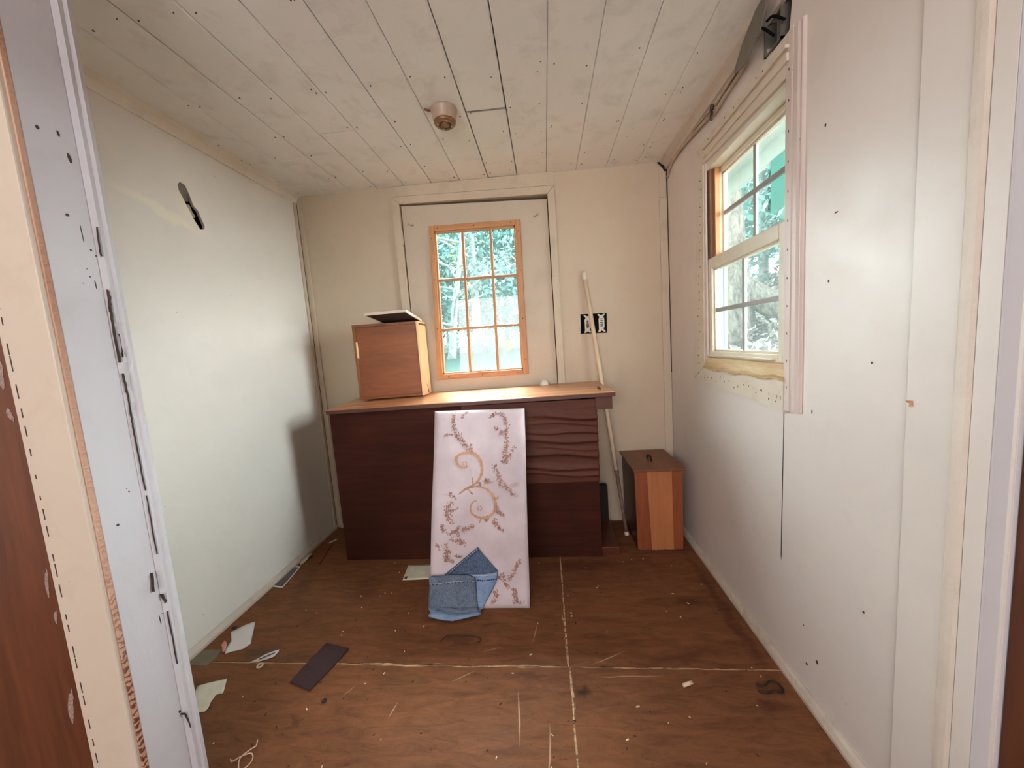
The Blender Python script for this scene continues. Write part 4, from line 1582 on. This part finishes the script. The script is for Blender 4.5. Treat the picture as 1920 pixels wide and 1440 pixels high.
bm = NB()
ribbon(bm, [(318, 408), (300, 416), (275, 408), (255, 385), (252, 352), (275, 332), (310, 324), (350, 326), (380, 345), (402, 385), (408, 430), (400, 470), (378, 505), (345, 528), (305, 545), (262, 580)], 9)
ribbon(bm, [(270, 575), (320, 545), (375, 532), (425, 545), (462, 575), (485, 620), (490, 660), (475, 695), (445, 718), (405, 727), (370, 718), (342, 695), (336, 660), (350, 630), (375, 620)], 8.5)
ribbon(bm, [(345, 525), (352, 495), (345, 470)], 4)
ribbon(bm, [(360, 335), (350, 312)], 5)
ribbon(bm, [(480, 620), (500, 605), (505, 590)], 4)
ribbon(bm, [(320, 545), (350, 580), (335, 570)], 4)
ribbon(bm, [(400, 727), (390, 760)], 4)
ribbon(bm, [(248, 345), (262, 360)], 6)
for (cx, cy_) in [(303, 392), (392, 668)]:
    for k in range(10):
        a = k * PI / 5
        leafy(bm, cx + 14 * math.cos(a), cy_ + 14 * math.sin(a), 8, a)
obj('scroll_print', bm, M['scroll'], bd, kind='stuff')
bm = NB()
ribbon(bm, [(185, 235), (165, 290), (170, 400), (195, 470), (245, 530), (300, 560)], 1.6)
ribbon(bm, [(118, 122), (160, 110), (205, 125), (260, 112), (320, 80)], 1.8)
ribbon(bm, [(345, 350), (330, 400), (345, 470), (355, 520)], 2.0)
ribbon(bm, [(100, 560), (160, 580), (230, 575)], 1.6)
ribbon(bm, [(600, 380), (640, 345), (655, 350)], 2)
obj('vine_print', bm, M['vine_grey'], bd, kind='stuff')
rp = random.Random(3)
fb, gb = NB(), NB()
clusters = [([(245, 70), (238, 110), (240, 150)], 10, 26), ([(235, 160), (255, 205), (275, 235), (300, 262), (345, 300)], 16, 75), ([(180, 210), (230, 205)], 7, 12), ([(320, 72), (290, 105)], 7, 10),
            ([(460, 112), (490, 88), (530, 95), (555, 125)], 12, 36), ([(555, 130), (560, 190), (525, 205), (495, 175)], 11, 44), ([(553, 200), (555, 280), (548, 330)], 13, 44), ([(545, 335), (550, 385), (600, 300)], 18, 50),
            ([(485, 410), (500, 450), (520, 500), (515, 540)], 16, 55), ([(545, 520), (560, 550), (605, 590)], 13, 30), ([(425, 500), (455, 505)], 14, 30), ([(385, 515), (400, 520)], 9, 12),
            ([(240, 600), (210, 575), (215, 620)], 9, 16), ([(210, 630), (190, 680), (195, 710), (215, 750)], 18, 62), ([(215, 680), (262, 665)], 7, 12), ([(160, 770), (170, 810)], 12, 20),
            ([(195, 825), (240, 810), (265, 785)], 15, 36), ([(285, 800), (320, 790), (350, 775)], 12, 26), ([(215, 860), (265, 870), (290, 885)], 15, 40), ([(175, 900), (195, 935), (180, 970), (195, 990)], 20, 66), ([(120, 880), (140, 920)], 8, 10),
            ([(235, 960), (275, 965)], 9, 14), ([(490, 650), (505, 690), (535, 710)], 14, 34), ([(475, 745), (495, 775), (535, 815)], 13, 34), ([(445, 740), (420, 740)], 7, 8),
            ([(632, 990), (610, 1030), (595, 1075), (570, 1110)], 12, 46), ([(530, 1065), (545, 1120), (560, 1150)], 13, 34), ([(590, 1160), (605, 1195), (610, 1235), (640, 1252)], 15, 46), ([(500, 1085), (515, 1105)], 9, 12), ([(485, 1180), (490, 1215), (460, 1250)], 13, 32)]
for path, spread, cnt in clusters:
    P = smooth_path([Vector((a, b, 0)) for a, b in path], 8)
    for _ in range(int(cnt * 1.5)):
        p = P[rp.randrange(len(P))]
        x, y = p.x + rp.gauss(0, spread * .55), p.y + rp.gauss(0, spread * .55)
        leafy(fb if rp.random() < .68 else gb, x, y, rp.uniform(4.5, 11.5), rp.uniform(0, PI))
for (cx, cy_) in [(440, 505), (190, 930), (222, 993), (552, 385), (600, 1200), (257, 830)]:
    for k in range(7):
        a = k * 2 * PI / 7
        leafy(fb, cx + 10 * math.cos(a), cy_ + 10 * math.sin(a), 8, a)
obj('flower_print', fb, M['flower'], bd, kind='stuff')
obj('leaf_print', gb, M['flower_gold'], bd, kind='stuff')

# ------------------------------------------------------------------ denim cut-off draped at the foot of the board
jn = empty('denim_cuff', (.99, -.81, 0), 'folded blue denim trouser leg draped over the lower left corner of the floral board', 'jeans')


def sheet(name, outline, mat, off, thick, puff=.006, wr_=0.003, seed=1, label=None, floor_bend=False):
    """cloth patch: outline in zoom coordinates of the board drawing, lifted off the board face by off"""
    r2 = random.Random(seed)
    P = [Vector((x, y)) for x, y in outline]
    xs = [p.x for p in P]
    ys = [p.y for p in P]
    # fill by tessellation after subdividing into a grid clipped by outline
    from mathutils.geometry import intersect_point_tri_2d
    tris = tessellate_polygon([[Vector((p.x, p.y, 0)) for p in P]])
    bm = NB()
    vsx = [bm.verts.new((p.x, p.y, 0)) for p in P]
    for t in tris:
        try:
            bm.faces.new([vsx[i] for i in t])
        except ValueError:
            pass
    for _ in range(4):
        es = [e for e in bm.edges if e.calc_length() > 14]
        if not es:
            break
        bmesh.ops.subdivide_edges(bm, edges=es, cuts=1, use_grid_fill=True)
        bmesh.ops.triangulate(bm, faces=[f for f in bm.faces if len(f.verts) > 3])
    bnd = [v for v in bm.verts if any(len(e.link_faces) == 1 for e in v.link_edges)]
    bp_ = [v.co.copy() for v in bnd]
    isb = set(bnd)
    pos = {}
    for v in bm.verts:
        d = 0 if v in isb else min((v.co - q).length for q in bp_)
        k = min(1, d / 26.0)
        n = off(v.co.x, v.co.y) + puff * math.sin(k * PI / 2) + wr_ * math.sin(v.co.x * .045 + v.co.y * .03 + seed) * k
        uu, vv = Z2(v.co.x, v.co.y)
        if vv > 1.0:
            base = bp(uu, 1.0, 0)
            over = (vv - 1.0) * .88
            p = Vector((base.x, base.y - over * 1.05 - n * .7, max(.004, .010 + n * .55 - over * .12)))
        else:
            p = bp(uu, vv, n)
            p.z = max(p.z, .006)
        pos[v] = p
    for v, p in pos.items():
        v.co = p
    o = obj(name, bm, mat, jn, smooth=True, label=label)
    sol = o.modifiers.new('thickness', 'SOLIDIFY')
    sol.thickness = thick
    sol.offset = 1
    return o


sheet('inner_layer', [(170, 1075), (245, 1015), (310, 962), (380, 905), (412, 950), (450, 995), (502, 1050), (498, 1090), (400, 1100), (250, 1095)], M['denim_dark'],
      lambda x, y: .006, .002, .004, .002, 2, 'dark blue inside of the leg')
sheet('side_layer', [(360, 1085), (502, 1055), (496, 1105), (470, 1165), (430, 1235), (405, 1290), (395, 1340), (370, 1345)], M['denim_light'],
      lambda x, y: .010, .002, .008, .003, 5, 'lighter blue side of the leg')
sheet('front_layer', [(85, 1082), (150, 1078), (230, 1072), (330, 1075), (368, 1092), (374, 1140), (378, 1200), (384, 1270), (398, 1322), (300, 1338), (200, 1330), (110, 1300), (72, 1282), (78, 1200), (84, 1140)], M['denim'],
      lambda x, y: .018, .002, .012, .003, 9)
sheet('bottom_fold', [(74, 1284), (110, 1300), (200, 1332), (300, 1336), (402, 1318), (410, 1345), (330, 1368), (245, 1392), (190, 1385), (130, 1372), (92, 1358), (100, 1330)], M['denim_light'],
      lambda x, y: .020, .002, .012, .002, 4, 'light blue folded bottom edge')
# hem bands and stitching
sheet('hem', [(85, 1080), (150, 1076), (230, 1070), (330, 1072), (366, 1086), (370, 1104), (330, 1100), (230, 1108), (150, 1118), (86, 1122)], M['denim'],
      lambda x, y: .026, .002, .004, .0, 9)
sheet('hem', [(330, 1068), (420, 1068), (500, 1056), (498, 1092), (420, 1098), (368, 1098)], M['denim_light'], lambda x, y: .016, .002, .003, 0, 3)


def stitch(path, step, ln, mat, n, w=1.6):
    bm = NB()
    P = smooth_path([Vector((a, b, 0)) for a, b in path], 30)
    acc = 0
    last = P[0]
    for i in range(1, len(P)):
        acc += (P[i] - last).length
        last = P[i]
        if acc > step:
            acc = 0
            d = (P[i] - P[i - 1]).normalized()
            q = Vector((-d.y, d.x, 0)) * w
            a, b = P[i] - d * ln / 2, P[i] + d * ln / 2
            bm.faces.new([bm.verts.new(bp(*Z2(v.x, v.y), n)) for v in (a + q, b + q, b - q, a - q)])
    return obj('stitching', bm, mat, jn, kind='stuff')


stitch([(180, 1080), (250, 1020), (320, 962), (385, 912)], 15, 7, M['thread'], .0155, 1.8)
stitch([(192, 1086), (262, 1026), (330, 968), (392, 920)], 15, 8, M['thread_dark'], .0150, 4)
stitch([(88, 1121), (150, 1117), (230, 1107), (330, 1101), (368, 1104)], 14, 10, M['thread'], .0365, 1.6)
stitch([(92, 1126), (150, 1122), (230, 1112), (330, 1105), (365, 1108)], 22, 9, M['thread_dark'], .0362, 3)
stitch([(372, 1104), (430, 1104), (497, 1096)], 13, 9, M['thread_dark'], .0240, 4)
stitch([(350, 1074), (430, 1074), (498, 1064)], 13, 10, M['thread'], .0225, 1.6)

# ------------------------------------------------------------------ things on the floor


def flat(name, outline, mat, z=.001, th_=.0012, wav=.0, label=None, cat=None, group=None, parent=None, lift=None, seed=0):
    """thin piece lying on the floor, world x,y outline, gently curled"""
    bm = NB()
    tris = tessellate_polygon([[Vector((x, y, 0)) for x, y in outline]])
    v_ = [bm.verts.new((x, y, 0)) for x, y in outline]
    for t in tris:
        try:
            bm.faces.new([v_[i] for i in t])
        except ValueError:
            pass
    for _ in range(3):
        es = [e for e in bm.edges if e.calc_length() > .014]
        if not es:
            break
        bmesh.ops.subdivide_edges(bm, edges=es, cuts=1)
        bmesh.ops.triangulate(bm, faces=[f for f in bm.faces if len(f.verts) > 3])
    cx = sum(p[0] for p in outline) / len(outline)
    cy2 = sum(p[1] for p in outline) / len(outline)
    for v in bm.verts:
        h = wav * (1 + math.sin(v.co.x * 60 + seed) * math.cos(v.co.y * 45 + seed)) * .5
        if lift:
            h += lift(v.co.x, v.co.y)
        v.co.z = z + h
    o = obj(name, bm, mat, parent, smooth=bool(wav or lift), origin=None)
    s = o.modifiers.new('thickness', 'SOLIDIFY')
    s.thickness = th_
    s.offset = 1
    if cat:
        tag(o, label, cat, group)
    return o


flat('mat_offcut', [(.490, -1.108), (.583, -1.138), (.606, -1.060), (.628, -.968), (.520, -.943), (.514, -.985), (.506, -1.005), (.500, -1.040)], M['shingle'], .001, .006,
     label='dark maroon rectangular mat offcut lying on the plywood floor', cat='mat')
flat('paper_sheet', [(.122, -.831), (.200, -.946), (.190, -.972), (.150, -.985), (.136, -.997), (.118, -.975), (.100, -.93), (.058, -.888), (.085, -.855)], M['paper'], .001, .0008, .004,
     label='large crumpled white paper sheet near the left baseboard', cat='paper', seed=1)
flat('plastic_scrap', [(.075, -.935), (.095, -.945), (.118, -.972), (.130, -.992), (.118, -.990), (.098, -.970), (.080, -.955)], M['paper_pink'], .004, .001, .003,
     label='small pink plastic scrap tucked against the large white paper', cat='scrap', seed=3)
flat('card_piece', [(.022, -.975), (.099, -.972), (.112, -1.01), (.105, -1.047), (.032, -1.042), (.0195, -1.03)], M['slate'], .001, .003,
     label='grey green card lying in the corner by the left jamb', cat='card')
flat('torn_paper', [(.155, -1.128), (.200, -1.110), (.241, -1.099), (.262, -1.130), (.276, -1.152), (.255, -1.158), (.262, -1.185), (.274, -1.205), (.272, -1.217), (.245, -1.222), (.190, -1.19)], M['paper_cream'], .001, .0008, .003,
     label='torn stained paper half hidden behind the left door jamb', cat='paper', seed=5)
en_ = flat('envelope_scrap', [(.268, -1.036), (.300, -1.000), (.325, -.985), (.345, -.974), (.350, -.985), (.348, -1.006), (.330, -1.018), (.300, -1.028)], M['paper'], .002, .001, .004,
           label='small folded printed paper scrap beside a tan ring', cat='paper', seed=7)
flat('print_mark', [(.300, -1.020), (.325, -1.000), (.343, -.990), (.343, -.996), (.325, -1.008), (.305, -1.024)], M['ink'], .0078, .0004, 0, parent=en_)
bm = NB()
ring = [(.323 + .009 * math.cos(a), -1.045 + .009 * math.sin(a), .004) for a in [k * PI / 8 for k in range(17)]]
tube(bm, ring, .0028, 8, False)
o = obj('tan_ring', bm, M['chalk'], smooth=True)
tag(o, 'tiny tan ring lying beside the small folded paper scrap', 'ring')

# photograph print, white border, by the baseboard
pr = flat('photo_print', [(.020, -.606), (.076, -.606), (.050, -.436), (.0195, -.436)], M['paper'], .001, .001, 0, lift=lambda x, y: .006 * max(0, (.06 - x) / .04),
          label='dark photo print with white border leaning on the left baseboard', cat='photo')
flat('picture_area', [(.025, -.596), (.070, -.598), (.047, -.446), (.025, -.446)], M['photo_dark'], .0022, .0006, 0, lift=lambda x, y: .006 * max(0, (.06 - x) / .04), parent=pr)
flat('curled_paper', [(.0195, -.40), (.040, -.425), (.052, -.38), (.046, -.325), (.024, -.31)], M['paper_cream'], .002, .001, 0, lift=lambda x, y: .010 * (math.sin((y + .42) * 24)) ** 2,
     label='curled cream paper strip at the baseboard beyond the photo print', cat='paper')
ur = flat('note_card', [(.675, -.556), (.656, -.433), (.860, -.425), (.880, -.545)], M['paper_cream'], .001, .001, .001,
          label='cream note card showing at the left under the floral board', cat='card', seed=2)
flat('stamp_mark', [(.680, -.548), (.677, -.530), (.690, -.529), (.693, -.547)], M['ink'], .0032, .0004, 0, parent=ur)

# thin stick and bits by the desk's left end
bm = tube(NB(), [(.145, -.41, .004), (.115, -.30, .004), (.10, -.21, .004)], .0032, 6)
o = obj('wood_stick', bm, M['copper'])
tag(o, 'thin reddish stick on the floor left of the desk', 'stick')
flat('white_chip', [(.070, -.205), (.090, -.180), (.098, -.160), (.090, -.162), (.075, -.182), (.066, -.200)], M['paper'], .002, .002, 0, label='small white chip near the far left corner of the floor', cat='scrap')

# twist tie
bm = tube(NB(), smooth_path([(.484, -1.345, .003), (.497, -1.352, .006), (.515, -1.340, .008), (.533, -1.330, .006), (.546, -1.336, .004), (.552, -1.352, .004), (.540, -1.372, .003), (.525, -1.362, .005), (.515, -1.343, .008), (.530, -1.322, .010), (.536, -1.312, .008), (.531, -1.300, .012)], 6), .0016, 6)
o = obj('twist_tie', bm, M['twist'], smooth=True)
tag(o, 'pale looped twist of string on the floor nearest the camera', 'string')
# dark cord loop
bm = tube(NB(), smooth_path([(2.040, -1.084, .004), (2.065, -1.086, .004), (2.085, -1.074, .005), (2.103, -1.076, .004), (2.112, -1.092, .004), (2.104, -1.108, .004), (2.080, -1.106, .005), (2.055, -1.112, .004), (2.034, -1.106, .004)], 6), .0028, 7)
o = obj('cord_loop', bm, M['rubber'], smooth=True)
tag(o, 'black U-shaped cord on the floor by the right baseboard', 'cord')
# stub
bm = tube(NB(), [(1.816, -1.094, .0055), (1.848, -1.083, .0055)], .0055, 12)
o = obj('stub', bm, M['chalk'], smooth=True)
tag(o, 'pale cigarette-like stub on the right half of the floor', 'stub')
# bent wire pull on the floor
bm = tube(NB(), smooth_path([(.975, -.930, .003), (.984, -.918, .005), (1.000, -.903, .005), (1.050, -.902, .005), (1.105, -.905, .005), (1.128, -.912, .004), (1.132, -.925, .003), (1.120, -.932, .003)], 6), .0017, 6)
o = obj('bent_wire', bm, M['rubber'], smooth=True)
tag(o, 'bent rusty wire handle on the floor in front of the denim', 'wire')

# dark specks near the baseboard and across the floor
for (x, y, s, lab) in [(.055, -.865, .010, 'dark clod beside the left baseboard near the white paper'), (.655, -1.17, .008, 'dark crumb on the floor below the maroon mat'), (.050, -.345, .012, 'dark clump behind the curled cream paper')]:
    bm = NB()
    bmesh.ops.create_icosphere(bm, subdivisions=2, radius=s)
    for v in bm.verts:
        v.co *= 1 + rng.uniform(-.25, .25)
        v.co.z = v.co.z * .45 + s * .42
        v.co.x += x
        v.co.y += y
    o = obj('dirt_clump', bm, M['grit_dark'])
    tag(o, lab, 'dirt')
gl, gd = NB(), NB()
for k in range(150):
    x, y = rng.uniform(.25, 2.12), rng.uniform(-1.42, -.40)
    s = rng.choice([.0015, .0018, .0022, .003]) * (1.3 if k % 9 == 0 else 1)
    a = rng.uniform(0, PI)
    c, d = math.cos(a), math.sin(a)
    pts = [(-s * 1.6, -s * .5), (s * 1.4, -s * .6), (s * 1.7, s * .4), (-s, s * .6)]
    prism(gl if k % 2 else gd, [(x + p * c - q * d, y + p * d + q * c) for p, q in pts], 2, 0, .0015)
o = obj('pale_grit', gl, M['grit'], kind='stuff')
tag(o, 'pale crumbs and splinters scattered over the plywood floor', 'grit')
o = obj('dark_grit', gd, M['grit_dark'], kind='stuff')
tag(o, 'dark crumbs scattered over the plywood floor', 'dirt')

# ------------------------------------------------------------------ outdoors


def GZ(x, y):
    z = -.3 + .085 * max(0, min(y, 18))
    if x > 2.7:
        z += .62 * min(x - 2.7, 3.2) * min(1, max(0, (y - .2) / 2.2))
    return z


bm = NB()
gx = [(-14 + i * .5) for i in range(61)]
gy = [(-4 + j * .5) for j in range(55)]
V = {}
for i, x in enumerate(gx):
    for j, y in enumerate(gy):
        inside = x < 3.3 and y < 0.2
        zz = GZ(x, y) + rng.uniform(-.03, .03)
        V[i, j] = bm.verts.new((x, y, min(zz, -.25) if inside or (x < 2.6 and y < .6) else zz))
for i in range(len(gx) - 1):
    for j in range(len(gy) - 1):
        bm.faces.new((V[i, j], V[i + 1, j], V[i + 1, j + 1], V[i, j + 1]))
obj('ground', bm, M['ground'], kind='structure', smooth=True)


def leaves(name, centres, n, size, mat, parent, seed):
    r = np.random.RandomState(seed)
    c = np.array(centres, dtype=float)
    idx = r.randint(0, len(c), n)
    ctr = c[idx, :3] + r.normal(0, 1, (n, 3)) * c[idx, 3:4] * np.array([1, 1, .8])
    a = r.normal(0, 1, (n, 3)); a /= np.linalg.norm(a, axis=1, keepdims=True)
    b = np.cross(a, r.normal(0, 1, (n, 3))); b /= np.linalg.norm(b, axis=1, keepdims=True)
    s = size * r.uniform(.5, 1.3, (n, 1))
    q = np.stack([ctr - a * s, ctr + b * s * .45, ctr + a * s, ctr - b * s * .45], 1).reshape(-1, 3)
    pl = world_loc(parent)
    q -= np.array(pl)
    me = bpy.data.meshes.new(name)
    me.from_pydata(q.tolist(), [], [(4 * i, 4 * i + 1, 4 * i + 2, 4 * i + 3) for i in range(n)])
    me.materials.append(mat)
    o = bpy.data.objects.new(name, me)
    COL.objects.link(o)
    o.parent = parent
    o['kind'] = 'stuff'
    return o


def tree(x, y, h, r0, lean, crown, nleaf, lsize, leafmat, barkmat, label, seed, group=None, branches=7, bstart=.35, blen=1.6):
    r = random.Random(seed)
    z0 = GZ(x, y) - .1
    t = empty('tree', (x, y, z0), label, 'tree', group)
    top = (x + lean[0] * h, y + lean[1] * h, z0 + h)
    path = smooth_path([(x, y, z0), (x + lean[0] * h * .3 + r.uniform(-.1, .1), y + lean[1] * h * .3, z0 + h * .33), (x + lean[0] * h * .7, y + lean[1] * h * .7 + r.uniform(-.1, .1), z0 + h * .66), top], 6)
    m = len(path)
    bm = NB()
    tube(bm, path, [r0 * (1.25 if i == 0 else 1 - .7 * i / m) for i in range(m)], 12)
    obj('trunk', bm, barkmat, t, smooth=True)
    cs = []
    for k in range(branches):
        f = bstart + (1 - bstart) * (k + .5) / branches
        p = path[int(f * (m - 1))]
        a = r.uniform(0, 2 * PI)
        L_ = blen * (1.2 - .6 * f) * r.uniform(.7, 1.2)
        q = Vector((p.x + L_ * math.cos(a), p.y + L_ * math.sin(a), p.z + L_ * r.uniform(-.05, .6)))
        mid = p.lerp(q, .5) + Vector((r.uniform(-.15, .15), r.uniform(-.15, .15), r.uniform(0, .2)))
        bm = NB()
        bpth = smooth_path([p, mid, q], 5)
        tube(bm, bpth, [r0 * .38 * (1 - .8 * i / len(bpth)) for i in range(len(bpth))], 7)
        for s in range(3):
            w = bpth[int(len(bpth) * (.4 + .18 * s))]
            e = w + Vector((r.uniform(-.5, .5), r.uniform(-.5, .5), r.uniform(-.1, .45))) * blen * .5
            tube(bm, [w, w.lerp(e, .5) + Vector((0, 0, .04)), e], [r0 * .13, r0 * .09, r0 * .04], 5)
            cs.append((e.x, e.y, e.z, crown * .55))
        obj('branch', bm, barkmat, t, smooth=True)
        cs.append((q.x, q.y, q.z, crown))
    if nleaf:
        leaves('crown', cs, nleaf, lsize, leafmat, t, seed)
    return t


# trees seen through the door window
TG = 'woodland trees behind the lawn'
tree(-1.55, 14.2, 7.5, .24, (.01, 0), .7, 1400, .11, M['leaf_b'], M['bark'], 'pale grey trunk in the middle of the door window', 11)
tree(-2.4, 12.5, 6.5, .16, (.16, .0), .45, 500, .09, M['leaf_c'], M['bark'], 'leaning bare-branched tree crossing the upper left panes', 12, branches=16, bstart=.25, blen=2.6)
k = 0
for (x, y, h, mt_) in [(-5.2, 16, 8, 'leaf_a'), (-3.6, 17, 9, 'leaf_b'), (-2.6, 19, 9, 'leaf_a'), (-.6, 17.5, 9, 'leaf_b'), (.5, 16, 8, 'leaf_a'), (1.6, 18, 9, 'leaf_b'), (2.8, 17, 8, 'leaf_a'), (-6.5, 18, 9, 'leaf_b')]:
    k += 1
    tree(x, y, h, .15, (rng.uniform(-.05, .05), 0), 1.0, 5200, .17, M[mt_], M['bark'], 'leafy tree in the wood behind the lawn', 30 + k, group=TG, branches=11, bstart=.12, blen=1.7)

# things at the lawn's edge
zg = GZ(0, 14)
bp_o = empty('brush_pile', (-2.5, 14.3, zg), 'tangled grey brush pile at the left edge of the lawn', 'brush')
bp_o['kind'] = 'stuff'
bm = NB()
for i in range(90):
    x, y, z = rng.gauss(-2.7, .7), rng.gauss(14.2, .3), zg + abs(rng.gauss(.25, .22))
    a = Vector((rng.uniform(-.6, .6), rng.uniform(-.2, .2), rng.uniform(-.25, .35)))
    tube(bm, [(x, y, z), Vector((x, y, z)) + a], rng.uniform(.012, .04), 5)
obj('twigs', bm, M['bark'], bp_o, kind='stuff')
ct_ = empty('flat_cart', (-1.2, 13.9, zg), 'white topped cart standing behind the lawn', 'cart')
obj('deck', box(NB(), -1.62, -.66, 13.7, 14.2, zg + .58, zg + .68, .02), plain('cart_white', (.4, .4, .38, 1), .5), ct_)
for sx in (-1.5, -.85):
    bm = tube(NB(), [(sx, 13.72, zg + .2), (sx, 13.80, zg + .2)], .22, 20)
    obj('wheel', bm, plain('tyre_grey', (.05, .06, .08, 1), .8), ct_)
obj('frame', box(NB(), -1.55, -.75, 13.75, 14.1, zg + .38, zg + .58, .01), plain('cart_frame_blue', (.07, .11, .15, 1), .6), ct_)
bm = lathe(NB(), (-.22, 14.0, zg - .02), [(0, 0), (.20, 0), (.24, .46), (.26, .48), (.25, .50), (.20, .49), (.19, .40), (0, .40)], 24)
o = obj('bucket', bm, plain('yellow_plastic', (.24, .18, .04, 1), .5), smooth=True)
tag(o, 'yellow bucket at the edge of the lawn', 'bucket')
wb = empty('wheeled_bin', (.65, 14.1, zg), 'blue grey wheeled bin beside the yellow bucket', 'bin')
bm = NB()
hexa(bm, [(.18, 13.9, zg + .1), (.78, 13.9, zg + .1), (.78, 14.4, zg + .1), (.18, 14.4, zg + .1), (.10, 13.85, zg + .72), (.85, 13.85, zg + .72), (.85, 14.45, zg + .72), (.10, 14.45, zg + .72)], .02)
obj('body', bm, plain('bin_blue', (.07, .13, .19, 1), .5), wb)
for (sx, sz, rr) in [(.62, .55, .14), (.92, .18, .18)]:
    bm = lathe(NB(), (sx, 13.86, zg + sz), [(0, 0), (rr * .3, 0), (rr * .35, .03), (rr * .8, .03), (rr, .015), (rr, -.03), (0, -.03)], 20, (0, -1, 0))
    obj('wheel', bm, plain('wheel_pale', (.3, .33, .35, 1), .5), wb)

# trees on the bank outside the side window
tree(4.15, 3.55, 6.0, .42, (-.02, .03), .5, 500, .08, M['leaf_a'], M['bark_brown'], 'broad brown trunk close outside the side window', 51, bstart=.5)
bm = tube(NB(), smooth_path([(3.95, 3.6, 2.0), (4.35, 3.3, 1.62), (4.75, 3.1, 1.25), (5.0, 3.0, .95)], 6), [.17 + .0 * i for i in range(19)], 12)
o = obj('fallen_limb', bm, M['bark_brown'], smooth=True)
tag(o, 'thick brown limb slanting down across the bank outside the side window', 'log')
tree(5.0, 2.95, 5.5, .10, (-.02, .05), .5, 700, .07, M['leaf_c'], M['bark'], 'slim pale trunk right of the broad brown one', 52, bstart=.45)
BG = 'bushy trees up the bank'
for i, (x, y, h) in enumerate([(6.2, 4.0, 4.5), (6.8, 5.4, 5), (7.2, 3.6, 4.5), (5.8, 6.5, 5), (5.6, 5.2, 4.2), (7.9, 4.8, 6)]):
    tree(x, y, h, .09, (0, 0), .6, 3600, .085, M[['leaf_a', 'leaf_b'][i % 2]], M['bark'], 'bushy green tree up the bank outside the side window', 60 + i, group=BG, branches=10, bstart=.1, blen=1.0)

# eave of the house over the side window
ev = empty('eave', (2.66, 0, 2.0), kind='structure')
obj('soffit', box(NB(), W + .105, W + .55, -2.0, 1.2, 2.075, 2.095), M['fascia'], ev)
obj('fascia', box(NB(), W + .52, W + .55, -2.0, 1.2, 1.985, 2.10, .003), M['fascia'], ev)
# outer skin of the walls, and the roof
bm = box(NB(), -0.20, W + .56, -1.5, 0.5, 2.20, 2.26)
obj('roof', bm, M['fascia'], kind='structure')
# lawn scatter: leaf clumps of litter on the bank
lt = empty('leaf_litter', (4.4, 3.2, 0), 'grey brown dead leaves over the bank outside the side window', 'leaves')
lt['kind'] = 'stuff'
cl_ = [(x, y, GZ(x, y) + .02, .12) for x in np.arange(3.3, 6.2, .3) for y in np.arange(1.2, 5.2, .3)]
leaves('litter', cl_, 7000, .05, plain('dead_leaf', (.20, .185, .165, 1), .9, var=.6, bscale=30), lt, 5)
